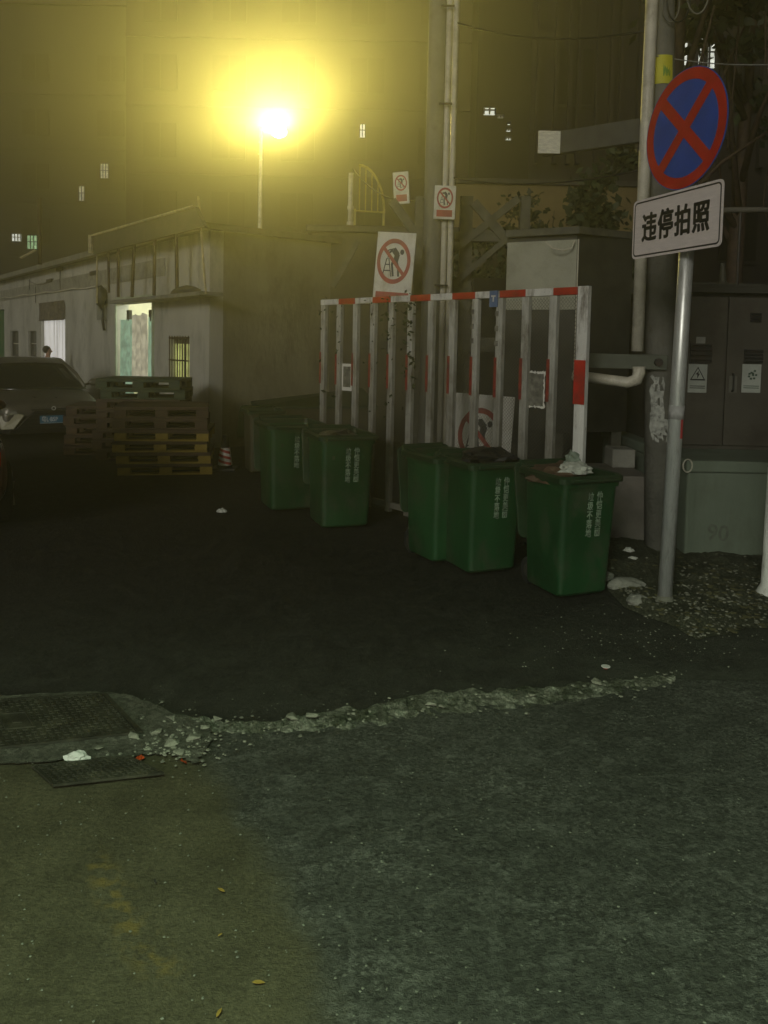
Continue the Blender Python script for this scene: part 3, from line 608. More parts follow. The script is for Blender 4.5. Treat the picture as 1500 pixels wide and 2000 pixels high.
# ================================================================== steel platform with diagonal braces, poles and conduits
YB = 8.9
m_ang = mat("grey_steel_angle", (0.115, 0.115, 0.085), 0.7, 0.2, var=0.4, vscale=8)
m_cpole = mat("weathered_concrete_pole", (0.22, 0.22, 0.19), 0.85, var=0.3, vscale=3, grime=(0.10, 0.09, 0.075), gscale=3, gamount=.6, bump=0.4, bscale=25)
pf = thing("braced_steel_frame", "dark steel frame with crossed diagonal braces behind the striped barrier", "steel frame", (D(850, 500, YB).x, YB, 0))
ox = D(850, 500, YB).x
def PB(px, py, Y=YB): p = D(px, py, Y); return (p.x - ox, p.y - YB, p.z)
for (a, b, w) in (((765, 392), (852, 512), .10), ((852, 512), (918, 602), .09), ((852, 512), (900, 478), .07), ((900, 478), (1012, 388), .08), ((925, 395), (990, 470), .10), ((990, 470), (1060, 560), .08), ((700, 470), (650, 560), .06), ((880, 560), (985, 470), .06)):
    MB().beam(PB(*a), PB(*b), 0.05, w).build("brace", m_ang, pf)
for (x, w) in ((820, .09), (914, 0.14), (1030, .11)):
    p = PB(x, 380); q = PB(x, 640); MB().b2((p[0] - w / 2, 0.08, 0), (p[0] + w / 2, 0.2, p[2])).build("upright", m_ang, pf)
a = PB(770, 459); b = PB(1060, 459); MB().b2((a[0], 0.0, a[2] - 0.05), (b[0], 0.075, a[2] + 0.05)).build("crossbar", m_ang, pf)
a = PB(690, 660); MB().b2((a[0], 0.0, 1.70), (b[0] + 1.6, 0.075, 1.86)).build("crossbar", m_ang, pf)

YP = 8.6
x0 = D(845, 500, YP).x
up1 = thing("utility_pole", "grey concrete utility pole with a white conduit running up it behind the barrier", "utility pole", (x0, YP, 0))
MB().tube([(0, 0, 0), (0, 0, 9)], [0.12, 0.085], 16).build("pole", m_cpole, up1, smooth=True)
for dx in (0.115, 0.185): MB().tube([(dx, -0.06, 0.2), (dx, -0.06, 4.4), (dx + .005, -0.06, 8.6)], 0.033, 10).build("conduit", m_pvc, up1, smooth=True)
for z in (2.4, 3.3, 4.3, 5.3): MB().tube([(0.02, -0.14, z), (0.16, -0.14, z)], 0.012, 6).build("strap", m_dark, up1)

# big utility pole by the sign, with pipe, cross beams and posters
pu = G(1290, 1076); up2 = thing("utility_pole", "thick concrete utility pole plastered with torn posters directly behind the no-stopping sign", "utility pole", (pu.x, pu.y, 0))
MB().tube([(0, 0, -0.05), (-0.42, 0, 10)], [0.135, 0.10], 20).build("pole", m_cpole, up2, smooth=True)
def curved(name, m, par, rad, a0, a1, z0, z1, ragged=0.0, seed=0):
    mbx = MB(); n = 10; mrows = 8
    for k in range(n + 1):
        for j in range(mrows + 1):
            a = a0 + (a1 - a0) * k / n; zz = z0 + (z1 - z0) * j / mrows
            if ragged: a += ragged * noise.noise(Vector((zz * 14, seed, k * 0.9))); zz += ragged * 0.14 * noise.noise(Vector((k * 0.8, seed, j)))
            mbx.v.append((rad * math.cos(a) - 0.042 * zz, rad * math.sin(a), zz))
    for k in range(n):
        for j in range(mrows):
            i = k * (mrows + 1) + j
            if ragged and random.random() < 0.12: continue
            mbx.f.append((i, i + mrows + 1, i + mrows + 2, i + 1))
    return mbx.build(name, m, par)
m_torn = mat("torn_poster_paper", (0.46, 0.48, 0.44), 0.85, var=0.3, vscale=30, grime=(0.10, 0.10, 0.09), gscale=22, gamount=0.9)
zt = lambda y: D(1280, y, pu.y).z
curved("poster", m_torn, up2, 0.141, R(215), R(262), zt(845), zt(735), 0.25, 1)
curved("poster", m_torn, up2, 0.139, R(222), R(285), zt(858), zt(815), 0.3, 5)
m_yel = mat("yellow_poster", (0.62, 0.60, 0.04), 0.6, var=0.15); m_leafg = mat("poster_green_print", (0.10, 0.30, 0.05), 0.6)
curved("yellow_poster", m_yel, up2, 0.128, R(215), R(300), zt(172), zt(117))
mb = MB(); zc = zt(145)
for k in range(7):
    a = R(262 + 4 * k); zq_ = -0.042 * zc; mb.quad((zq_ + 0.1295 * math.cos(a), 0.1295 * math.sin(a), zc - 0.05 + 0.02 * (k % 3)), (zq_ + 0.1295 * math.cos(a + .05), 0.1295 * math.sin(a + .05), zc - 0.06), (zq_ + 0.1295 * math.cos(a + .06), 0.1295 * math.sin(a + .06), zc + 0.02 * (k % 2)), (zq_ + 0.1295 * math.cos(a), 0.1295 * math.sin(a), zc + 0.045 - 0.012 * k))
mb.build("poster_print", m_leafg, up2)
# lower cross beam and upper cross beam
def rel(px, py, Y): p = D(px, py, Y); return (p.x - pu.x, p.y - pu.y, p.z)
YF = pu.y - 0.16
a = rel(1146, 704, YF + 0.12); b = rel(1303, 708, YF); m_beam = mat("dull_green_steel", (0.12, 0.135, 0.105), 0.7, 0.3, var=0.3)
MB().beam(a, b, 0.05, 0.125).build("lower_beam", m_beam, up2, bevel=0.005)
MB().tube([(b[0] - 0.08, b[1] - 0.04, b[2]), (b[0] - 0.08, b[1] - 0.0, b[2])], 0.035, 8).build("bolt", m_dark, up2)
a = rel(1062, 284, YF + 0.75); b = rel(1290, 250, YF); MB().beam(a, b, 0.07, 0.20).build("upper_beam", mat("dark_steel_beam", (0.10, 0.10, 0.085), 0.7, 0.3), up2, bevel=0.006)
pa = rel(1047, 262, YF + 0.70); pb_ = rel(1088, 306, YF + 0.70)
nt_ = MB(); nt_.b2((pa[0], pa[1] - 0.12, pb_[2]), (pb_[0], pa[1] - 0.108, pa[2])); nt_ = nt_.build("notice", mat("printed_notice", (0.72, 0.71, 0.60), 0.8, var=0.2, vscale=22, stretch=(1, 1, 4)), up2)
# pvc pipe going up beside it and its elbow
pp = thing("drain_pipe", "white plastic pipe standing upright beside the thick utility pole, ending above the elbow", "pipe", (rel(1243, 690, YF)[0] + pu.x, YF - 0.02, 0))
z0 = D(1243, 686, YF).z; z1 = 8.5; MB().tube([(0, 0, z0), (0.0, 0, 3.4), (0.03, 0.0, z1)], 0.05, 14).build("pipe", m_pvc, pp, smooth=True)
MB().b2((-0.06, 0.03, 3.4), (0.1, 0.06, 3.44)).build("bracket", m_dark, pp)
e = [D(1120, 733, YF + 0.25), D(1190, 742, YF + 0.08), D(1226, 747, YF), D(1243, 742, YF), D(1248, 728, YF), D(1248, 716, YF)]
ep = thing("elbow_pipe", "short white plastic pipe with an elbow hanging under the lower cross beam", "pipe", e[3])
MB().tube([p - e[3] for p in e], [.045, .045, .047, .052, .052, .052], 12).build("pipe", m_pvc, ep, smooth=True)

# ================================================================== grey switch cabinet behind the barrier
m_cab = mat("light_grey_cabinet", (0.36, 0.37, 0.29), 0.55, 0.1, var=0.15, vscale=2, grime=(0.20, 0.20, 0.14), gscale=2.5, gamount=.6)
m_cabd = mat("dark_grey_and_shaded_side", (0.055, 0.055, 0.042), 0.6, 0.2, var=0.3)
YC = 8.0; ca = D(990, 500, YC + 0.35); cb = D(1126, 500, YC); cc = D(1236, 500, YC + 0.25)
ztp = D(1126, 458, YC).z
cbx = thing("switch_cabinet", "tall grey electrical cabinet with a pale front and flat cap behind the barrier end", "cabinet", (cb.x, YC, 0))
rel3 = lambda p: Vector((p.x - cb.x, p.y - YC, 0))
A_, B_, C_ = rel3(ca), Vector((0, 0, 0)), rel3(cc); D_ = A_ + C_
mb = MB(); zpb = D(1126, 568, YC).z - 0.9
def prism(pts, z0, z1): return MB().loft([[(p.x, p.y, z0) for p in pts], [(p.x, p.y, z1) for p in pts]])
prism([A_, B_, C_, D_], 0.9, ztp).build("cabinet_body", m_cabd, cbx)  # shade on the cabinet's side is put into this dark body colour
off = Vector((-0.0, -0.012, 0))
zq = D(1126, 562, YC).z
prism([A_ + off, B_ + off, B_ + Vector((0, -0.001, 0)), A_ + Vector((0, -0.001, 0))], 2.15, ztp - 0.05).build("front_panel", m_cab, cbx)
MB().beam((0.01, -0.02, 1.5), (0.01, -0.02, ztp - 0.05), 0.012, 0.012).build("corner_strip", m_pvc, cbx)
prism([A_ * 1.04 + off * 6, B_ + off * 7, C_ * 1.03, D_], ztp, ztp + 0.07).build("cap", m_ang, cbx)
MB().tube([(-0.32, -0.03, ztp - 0.08), (-0.25, -0.05, ztp - 0.15), (-0.15, -0.06, ztp - 0.17), (-0.06, -0.05, ztp - 0.14), (-0.03, -0.03, ztp - 0.07)], 0.008, 5).build("loose_wire", m_pvc, cbx)
for (x, y) in ((A_.x + .1, A_.y), (-0.1, 0.1), (C_.x - .1, C_.y), (D_.x, D_.y)): MB().b2((x - .05, y - .0, 0), (x + .05, y + .1, 0.9)).build("leg", m_ang, cbx)

# ================================================================== transformer cabinet on a concrete plinth
YT = 7.35; zpl = 0.84
xa = D(1322, 700, YT).x; m_tr = mat("brown_grey_steel_door", (0.098, 0.092, 0.072), 0.6, 0.25, var=0.25, vscale=1.6, grime=(0.05, 0.04, 0.03), gscale=2, gamount=.7)
tr = thing("transformer_cabinet", "wide brown-grey steel transformer cabinet with double doors and warning notices on the concrete plinth", "transformer", (xa, YT, zpl))
zT = D(1400, 573, YT).z - zpl
MB().b2((0, 0.02, 0.001), (2.6, 1.6, zT)).build("body", m_tr, tr)
xs_ = D(1418, 700, YT).x - xa; xe = 1.55
MB().b2((0.01, -0.012, 0.04), (xs_ - 0.012, 0.019, zT - 0.03)).build("door", m_tr, tr, bevel=0.004)
MB().b2((xs_ + 0.004, -0.012, 0.04), (xe, 0.019, zT - 0.03)).build("door", m_tr, tr, bevel=0.004)
MB().b2((xe + 0.01, -0.012, 0.04), (2.58, 0.019, zT - 0.03)).build("door", m_tr, tr, bevel=0.004)
MB().b2((-0.05, -0.10, zT), (2.65, 1.65, zT + 0.05)).b2((-0.02, -0.06, zT + 0.05), (2.6, 1.6, zT + 0.08)).build("top_ledge", m_cabd, tr, bevel=0.004)
rT = lambda px, py, dy=0.0: (D(px, py, YT).x - xa, dy, D(px, py, YT).z - zpl)
def plate(par, x0, y0, x1, y1, m, nm, d0=-0.017, d1=-0.0125):
    a = rT(x0, y0); b = rT(x1, y1); return MB().b2((a[0], d0, b[2]), (b[0], d1, a[2])).build(nm, m, par), a, b
m_wn = mat("warning_notice_paper", (0.42, 0.46, 0.41), 0.7, var=0.15)
w1, a, b = plate(tr, 1344, 711, 1378, 767, m_wn, "warning_notice")
def flat(parent, name, m, polys, y):
    mbx = MB()
    for p in polys: mbx.poly([(x, y, z) for x, z in p])
    o = mbx.build(name, m, parent, fix=False); return o
cx, cz = (a[0] + b[0]) / 2, a[2] - (a[2] - b[2]) * 0.36; s = (b[0] - a[0]) * 0.42
tri = lambda k: [(cx - s * k, cz - s * 0.75 * k), (cx + s * k, cz - s * 0.75 * k), (cx, cz + s * 1.0 * k)]
to, ti = tri(1.0), tri(0.76)
flat(w1, "warning_triangle", m_sblack, [[to[i], to[(i + 1) % 3], ti[(i + 1) % 3], ti[i]] for i in range(3)], -0.0185)
flat(w1, "lightning_bolt", m_sblack, [[(cx + .01, cz + s * .5), (cx - .022, cz), (cx + .004, cz)], [(cx - .004, cz + .008), (cx + .02, cz + .008), (cx - .006, cz - s * .55)]], -0.0185)
lines = [[(a[0] + .015, b[2] + .065 - k * .018), (b[0] - .015, b[2] + .065 - k * .018), (b[0] - .015, b[2] + .058 - k * .018), (a[0] + .015, b[2] + .058 - k * .018)] for k in range(2)]
flat(w1, "printed_line", m_sblack, lines, -0.0185)
w2, a, b = plate(tr, 1449, 711, 1483, 767, m_wn, "warning_notice")
cx, cz = (a[0] + b[0]) / 2, a[2] - (a[2] - b[2]) * 0.38
m_gp = mat("green_print", (0.05, 0.10, 0.06), 0.7)
fig = []
for k in range(9):
    an = k * 0.9; r_ = 0.012 + 0.004 * k; x = cx + math.cos(an) * r_; z = cz + math.sin(an) * r_ * 1.1; fig.append([(x - .012, z - .007), (x + .010, z - .010), (x + .013, z + .008), (x - .006, z + .010)])
flat(w2, "warning_picture", m_gp, fig, -0.0185)
lines = [[(a[0] + .015, b[2] + .065 - k * .018), (b[0] - .015, b[2] + .065 - k * .018), (b[0] - .015, b[2] + .058 - k * .018), (a[0] + .015, b[2] + .058 - k * .018)] for k in range(2)]
flat(w2, "printed_line", m_gp, lines, -0.0185)
plate(tr, 1423, 734, 1437, 767, mat("faded_label", (0.16, 0.16, 0.13), 0.8), "small_label")
plate(tr, 1359, 658, 1376, 671, mat("faded_white_label", (0.33, 0.34, 0.30), 0.8), "small_label")
for (x0_, y0_, x1_, y1_) in ((1347, 671, 1387, 709), (1452, 682, 1487, 710), (1464, 611, 1484, 629)):
    v, a, b = plate(tr, x0_, y0_, x1_, y1_, m_dark, "vent", -0.03, -0.0125)
    for k in range(4):
        z = b[2] + (a[2] - b[2]) * (k + 0.5) / 4; MB().box(((a[0] + b[0]) / 2, -0.036, z), (b[0] - a[0] - 0.01, 0.018, 0.008), Matrix.Rotation(0.5, 3, 'X')).build("louvre", m_dark, v)
MB().tube([(xs_ + 0.06, -0.02, 0.55), (xs_ + 0.06, -0.05, 0.56), (xs_ + 0.06, -0.05, 0.7), (xs_ + 0.06, -0.02, 0.71)], 0.009, 6).build("handle", m_dark, tr)
# pipe with tee on top of cabinet
tp = thing("top_pipe", "old pale pipe lying along the wall above the transformer cabinet", "pipe", (xa, YT + 0.5, zpl + zT + 0.08))
ym = D(1400, 412, YT + 0.5).z - (zpl + zT + 0.08)
MB().tube([(-0.1, 0, ym - .03), (0.3, 0, ym), (0.6, 0, ym + .01), (1.4, 0, ym + .03)], 0.028, 8).build("pipe", mat("grimy_pipe", (0.16, 0.15, 0.12), 0.8), tp, smooth=True)
for x in (0.05, 0.75): MB().tube([(x, 0, 0), (x, 0, ym)], 0.015, 6).build("bracket", m_dark, tp)
MB().tube([(0.48, -0.3, 0), (0.48, -0.3, 0.05), (0.47, -0.3, 0.22)], [.07, .035, .02], 8).build("insulator", m_ang, tp)

# plinth
gpl = G(1400, 1092); YPL = gpl.y
pl = thing("concrete_plinth", "green-stained concrete plinth with 90 written on it under the transformer cabinet", "plinth", (xa - 0.15, YPL, 0))
m_pl = mat("green_stained_concrete", (0.165, 0.205, 0.155), 0.85, var=0.22, vscale=1.5, grime=(0.10, 0.11, 0.08), gscale=2.2, gamount=.7, bump=0.3, bscale=22, stretch=(1, 1, .5))
MB().b2((0, 0, -0.05), (3.2, 2.6, 0.74)).build("block", m_pl, pl, bevel=0.02)
MB().b2((-0.02, -0.03, 0.741), (3.25, 2.62, zpl)).build("top_slab", m_pl, pl, bevel=0.015)
rp = lambda px, py: (D(px, py, YPL).x - (xa - 0.15), D(px, py, YPL).z)
x, z = rp(1339, 908); MB().tube([(x + .055 * math.cos(t) * .7, -0.045, z + .055 * math.sin(t)) for t in [k * math.pi / 8 for k in range(17)]], 0.006, 6, False).build("ring", m_pvc, pl)
m_ink = mat("faded_dark_paint", (0.12, 0.14, 0.105), 0.85, var=0.3, vscale=30)
x, z = rp(1402, 1042); text_mesh("90", 0.19, m_ink, "painted_number", pl, Matrix.Translation((x, -0.0025, z)) @ Matrix.Rotation(R(90), 4, 'X') @ Matrix.Rotation(R(-4), 4, 'Z'), bold=0.003, extrude=0.0005)

# low kerb block between the end bin and the pole
bw = G(1232, 1072); kb = thing("concrete_block_wall", "low dull pink-grey concrete block between the end bin and the thick utility pole", "wall", (bw.x, bw.y + 0.35, 0))
MB().b2((-0.32, -0.18, -0.03), (0.22, 0.6, 0.62)).build("block", mat("pinkish_concrete", (0.17, 0.155, 0.135), 0.9, var=0.2, bump=0.3), kb, bevel=0.015)
MB().b2((0.0, 0.30, 0.621), (0.22, 0.59, 0.80)).build("cap_block", m_conc, kb, bevel=0.012)

# chipped white post at the picture's edge
wb = G(1497, 1172); wp = thing("white_post", "chipped white post with a flared foot and dark band in front of the plinth", "post", (wb.x, wb.y, 0))
MB().tube([(0, 0, 0.0), (0, 0, 0.04), (0.005, 0, 0.12), (0.012, 0, 0.95)], [0.085, 0.08, 0.048, 0.045], 14).build("lower_tube", m_white, wp, smooth=True)
MB().tube([(0.012, 0, 0.95), (0.016, 0, 1.10)], 0.0465, 14).build("dark_band", m_dark, wp); MB().tube([(0.016, 0, 1.10), (0.03, 0, 1.62)], 0.045, 14).build("upper_tube", m_white, wp, smooth=True)
MB().tube([(0.03, 0, 1.62), (0.03, 0, 1.64)], 0.049, 14).build("cap", m_white, wp)

# back wall between barrier and plinth (dark)
bk = thing("rear_wall", "dark rough wall closing the yard behind the barrier and switch cabinet", "wall", (4.0, 10.9, 0))
MB().b2((-2.8, 0, -0.05), (6.5, 0.2, 2.7)).build("panel", m_cabd, bk)

# ================================================================== earth mound with rubble
m_earth = ground_mat("littered_earth", (0.055, 0.058, 0.036), (0.11, 0.115, 0.075), (0.24, 0.25, 0.18), patch=3, wear=0.6, bump=1.2, fine=70, rough=0.95, tintcol=(0.06, 0.07, 0.035))
ep_ = [(1180, 1040), (1190, 1150), (1215, 1185), (1260, 1205), (1310, 1222), (1360, 1250), (1420, 1240), (1470, 1228), (1560, 1222), (1900, 1210)]
ee = [G(x, y) for x, y in ep_]; mb = MB(); NE, ME = 110, 46
def front(x):
    for a, b in zip(ee[1:], ee[2:]):
        if a.x <= x <= b.x: return a.y + (b.y - a.y) * (x - a.x) / (b.x - a.x)
    return ee[1].y if x < ee[1].x else ee[-1].y
xl, xr = ee[1].x - 0.02, ee[-1].x
def earth_z(x, y):
    y0 = front(x); d = max(0, y - y0); e2 = min(1, d / 0.22) * min(1, (x - xl) / 0.12)
    return 0.004 + e2 * (0.05 + 0.03 * noise.noise(Vector((x * 2.2, y * 2.2, 3))) + 0.022 * noise.noise(Vector((x * 9, y * 9, 1))) + 0.012 * noise.noise(Vector((x * 28, y * 28, 2))))
for i in range(NE + 1):
    for j in range(ME + 1):
        x = xl + (xr - xl) * i / NE; y0 = front(x) + 0.03 * noise.noise(Vector((x * 8, 1, 0))); y = y0 + (9.5 - y0) * (j / ME) ** 1.6
        mb.v.append((x, y, max(0.002, earth_z(x, y))))
for i in range(NE):
    for j in range(ME): a = i * (ME + 1) + j; mb.f.append((a, a + ME + 1, a + ME + 2, a + 1))
tag(mb.build("earth_mound", m_earth, smooth=False, fix=False), kind="structure")

# ================================================================== STRIPED BARRIER
BA = Vector((-0.665, 8.85, 0)); BB = Vector((1.585, 6.28, 0)); bd = (BB - BA).normalized(); BL = (BB - BA).length
bn = Vector((bd.y, -bd.x, 0)); bn = bn if bn.y < 0 else -bn            # towards the camera
BANG = math.atan2(bd.y, bd.x)
bar = thing("striped_barrier", "white site barrier with red bands and mesh infill standing behind the green bins", "barrier", BA, BANG)
# local x along, local y: front is -y
HB = 2.245; NP = 13
m_mesh = mat("grey_wire_mesh", (0.11, 0.11, 0.09), 0.6, 0.3, grime=(0.12, 0.11, 0.09), gscale=4)
for i in range(NP):
    x = BL * i / (NP - 1); w = 0.072 if i < NP - 1 else 0.098
    lean = 0.0
    MB().b2((x - w / 2, -0.045, 0.06), (x + w / 2, 0.0, HB - (0.062 if i < NP - 1 else -0.004))).b2((x - w * .16, -0.052, 0.08), (x + w * .16, -0.0455, HB - 0.08)).build("post", m_post if i < NP - 1 else m_white, bar, bevel=0.004)
    MB().b2((x - w / 2 - 0.003, -0.056, HB - 0.93), (x + w / 2 + 0.003 - (0.048 if i < NP - 1 else 0), -0.0525, HB - 0.58)).build("red_band", m_red if i == NP - 1 else m_redd, bar)
for i in range(NP - 1):
    a = BL * i / (NP - 1); b = BL * (i + 1) / (NP - 1)
    MB().b2((a - (0.04 if i == 0 else -0.001), -0.05, HB - 0.06), (b - 0.001 - (0.058 if i == NP - 2 else 0), 0.01, HB)).build("top_rail_section", m_red if i % 2 == 1 else m_white, bar, bevel=0.003)
MB().b2((0.0, -0.04, 0.10), (BL, -0.0, 0.16)).build("bottom_rail", m_post, bar)
for x in (0.02, BL * .5, BL - 0.02): MB().b2((x - 0.03, -0.25, 0.0), (x + 0.03, 0.25, 0.055)).build("foot", m_post, bar, bevel=0.005)
mb = MB(); stp = 0.032; z0, z1 = 0.17, HB - 0.07; Hh = z1 - z0; n = int((BL + Hh) / stp)
for k in range(n):
    for sgn in (0, 1):
        s0 = -Hh + k * stp; a0_ = max(0, s0); b0_ = min(BL, s0 + Hh)
        if b0_ <= a0_: continue
        za, zb_ = a0_ - s0, b0_ - s0
        if sgn: za, zb_ = Hh - za, Hh - zb_
        y = 0.006 + 0.002 * sgn; w = 0.0016
        mb.quad((a0_, y, z0 + za - w * 1.4), (b0_, y, z0 + zb_ - w * 1.4), (b0_, y, z0 + zb_ + w * 1.4), (a0_, y, z0 + za + w * 1.4))
mm = mb.build("wire_mesh", m_mesh, bar, fix=False); mm["kind"] = "stuff"
def barloc(px, py, off=0.0):
    p = hit(px, py, BA + bn * off, bn); return (p - BA).dot(bd), p.z
def ragged_sheet(x0, x1, z0, z1, y, seed, amp=0.02):
    mbx = MB(); n = 14; pts = []
    for (a, b) in (((x0, z0), (x1, z0)), ((x1, z0), (x1, z1)), ((x1, z1), (x0, z1)), ((x0, z1), (x0, z0))):
        for k in range(n):
            u = k / n; x = a[0] + (b[0] - a[0]) * u; z = a[1] + (b[1] - a[1]) * u
            pts.append((x + amp * noise.noise(Vector((k * 1.3 + seed, a[0], z * 9))), y, z + amp * noise.noise(Vector((x * 9, seed, k * 1.7)))))
    mbx.poly(pts); return mbx
m_old = mat("weathered_notice", (0.20, 0.20, 0.17), 0.85, var=0.5, vscale=18, grime=(0.06, 0.06, 0.05), gscale=14, gamount=.9)
x0, zA_ = barloc(1032, 726); x1, zB_ = barloc(1063, 797)
ragged_sheet(x0 - .005, x1 + .005, zB_ - .005, zA_ + .005, -0.006, 8, 0.02).build("torn_notice_edge", m_paper, bar); ragged_sheet(x0 + .01, x1 - .01, zB_ + .012, zA_ - .01, -0.009, 3, 0.012).build("torn_notice", m_old, bar)
x0, zA_ = barloc(670, 710); x1, zB_ = barloc(688, 764)
MB().b2((x0, -0.01, zB_), (x1, -0.003, zA_)).build("framed_notice", m_paper, bar); MB().b2((x0 + .022, -0.013, zB_ + .04), (x1 - .022, -0.0105, zA_ - .03)).build("framed_notice_print", m_old, bar)
x0, zA_ = barloc(966, 569); x1, zB_ = barloc(981, 600)
m_blue = mat("blue_sticker", (0.10, 0.17, 0.34), 0.5, var=0.3)
lb = MB().b2((x0, -0.066, zB_), (x1, -0.058, zA_)).build("blue_sticker", m_blue, bar)
text_mesh("T", 0.07, m_white, "sticker_letter", bar, Matrix.Translation(((x0 + x1) / 2, -0.068, (zA_ + zB_) / 2)) @ Matrix.Rotation(R(90), 4, 'X'), bold=0.004)
for i in (8, 9):
    x = BL * i / (NP - 1)
    for k in range(3): z = HB - 0.2 - k * 0.13 - 0.02 * (i % 2); MB().b2((x - 0.038, -0.0575, z), (x + 0.0, -0.0535, z + 0.045)).build("strip_sticker", m_old, bar)

# vine growing on the barrier
m_vine = mat("dark_vine_leaf", (0.035, 0.055, 0.018), 0.6, var=0.5)
mb = MB()
def leaf(mb, p, s, rnd):
    a = Vector((rnd.uniform(-1, 1), rnd.uniform(-1, 1), rnd.uniform(-1, 1))).normalized(); b = a.cross(Vector((rnd.uniform(-1, 1), rnd.uniform(-1, 1), rnd.uniform(-1, 1)))).normalized()
    p = Vector(p); mb.quad(p, p + a * s * .5 + b * s * .28, p + a * s, p + a * s * .5 - b * s * .28)
rnd = random.Random(3)
for i, cnt in ((0, 10), (1, 20), (4, 60), (5, 110), (3, 20)):
    x = BL * i / (NP - 1)
    for k in range(cnt): leaf(mb, (x + rnd.gauss(0, 0.05), rnd.uniform(-0.09, -0.02), HB - abs(rnd.gauss(0, 0.55)) + 0.03), rnd.uniform(.03, .07), rnd)
vine = mb.build("climbing_vine", m_vine, None, loc=BA, rot=(0, 0, BANG), fix=False); tag(vine, "thin dark vine with small leaves climbing the middle posts of the striped barrier", "vine")

# ================================================================== NO-CLIMBING SIGNS
def climb_sign(name, label, w, h, c, rz, ring_c, ring_r, bar_z, rx=0.0, ry=0.0):
    t = thing(name, label, "sign", c, rz, "no-climbing warning signs"); t.rotation_euler = (rx, ry, rz)
    MB().b2((-w / 2, 0, -h / 2), (w / 2, 0.012, h / 2)).build("board", m_board, t, bevel=0.003)
    y = -0.003; cx, cz = ring_c; r = ring_r; S = 0.78
    def P(u, v): return (cx + u * r * S, cz + v * r)
    # ladder mast and climbing figure
    polys = []
    def bar_(u0, v0, u1, v1, wd):
        d = Vector((u1 - u0, v1 - v0)); nn = Vector((-d.y, d.x)).normalized() * wd / 2
        polys.append([P(u0 + nn.x, v0 + nn.y), P(u1 + nn.x, v1 + nn.y), P(u1 - nn.x, v1 - nn.y), P(u0 - nn.x, v0 - nn.y)])
    bar_(-0.62, -0.68, -0.42, 0.12, .06); bar_(-0.10, -0.68, -0.30, 0.12, .06); bar_(-0.55, -0.42, -0.16, -0.42, .05); bar_(-0.5, -0.15, -0.22, -0.15, .05); bar_(-0.36, 0.1, -0.36, 0.5, .05); bar_(-0.36, .48, .02, .56, .06)
    bar_(-0.05, 0.52, 0.22, 0.26, .28); bar_(0.2, 0.34, 0.1, -0.02, .30); bar_(0.12, 0.02, -0.12, -0.12, .14); bar_(-0.1, -0.1, 0.02, -0.66, .12); bar_(0.16, 0.0, 0.3, -0.3, .15); bar_(0.3, -0.3, 0.34, -0.66, .12); bar_(-0.1, 0.5, -0.34, 0.34, .10)
    hd = [P(0.46 + 0.12 * math.cos(k * .628), 0.42 + 0.12 * math.sin(k * .628)) for k in range(10)]; polys.append(hd)
    flat(t, "climbing_figure", m_sblack, polys, y)
    mbx = MB(); disc(mbx, r * 0.80, r, y - 0.0015, 48, cx, cz, sx=S); mbx.build("prohibition_ring", m_sred, t, fix=False)
    polys = []; bar_(-0.63, 0.57, 0.63, -0.57, .17); flat(t, "prohibition_bar", m_sred, polys, y - 0.003)
    if bar_z is not None: MB().b2((-w / 2 + 0.03, -0.004, bar_z[0]), (w / 2 - 0.03, -0.0005, bar_z[1])).build("red_caption_strip", m_sred, t)
    return t
YS = 8.05
a = D(735, 455, YS); b = D(806, 575, YS); c = (a + b) / 2
climb_sign("warning_sign", "large white no-climbing board with a red caption strip leaning above the barrier top", 0.42, 0.70, (c.x, c.y + .25, c.z), R(-18), (-0.01, 0.05), 0.235, (-0.345, -0.27), ry=R(4))
a = D(846, 368, YP); b = D(887, 433, YP); c = (a + b) / 2
climb_sign("warning_sign", "small white no-climbing plate with red caption strip strapped to the conduit pole", 0.225, 0.35, (c.x, YP - 0.16, c.z), R(-4), (0, 0.045), 0.11, (-0.15, -0.08), ry=R(1.5))
YG = 9.6; a = D(770, 336, YG); b = D(797, 398, YG); c = (a + b) / 2
climb_sign("warning_sign", "faint narrow no-climbing plate high up near the lamp glow above the large board", 0.19, 0.38, (c.x, YG, c.z), R(-10), (0, 0.06), 0.095, (-0.16, -0.08), ry=R(-4))
YK = 7.75; a = D(889, 775, YK); b = D(996, 905, YK); c = (a + b) / 2
climb_sign("warning_sign", "big white no-climbing board seen through the mesh low behind the barrier", 0.58, 0.74, (c.x, c.y, c.z - 0.02), R(-6), (-0.03, -0.03), 0.27, None, ry=R(3))

# ================================================================== NO-STOPPING SIGN
ps = G(1297, 1190); pole_top = D(1340, 505, ps.y); SY = ps.y
lean = math.atan2((pole_top.x - ps.x), pole_top.z)
sg = thing("no_stopping_sign", "round red and blue no-stopping sign above a white plate on a shiny steel pole", "traffic sign", ps)
ztop = 3.46; lx_ = lambda z: math.tan(lean) * z
m_blu = mat("sign_blue", (0.028, 0.095, 0.50), 0.35, var=0.15); m_rd = mat("sign_red", (0.58, 0.024, 0.018), 0.35, var=0.2)
m_swh = mat("sign_white_sheeting", (0.86, 0.79, 0.78), 0.4, var=0.07, vscale=30, stretch=(0.3, 0.3, 3)); m_sbk = mat("sign_black", (0.02, 0.02, 0.02), 0.4)
MB().tube([(0, 0, 0), (lx_(ztop), 0, ztop)], 0.048, 24).build("pole", m_steel, sg, smooth=True)
MB().tube([(0, 0, 0.0), (0, 0, 0.03), (0.005, 0, 0.10)], [0.075, 0.07, 0.049], 20).build("base_collar", mat("dusty_foot", (0.2, 0.2, 0.16), 0.8), sg, smooth=True)
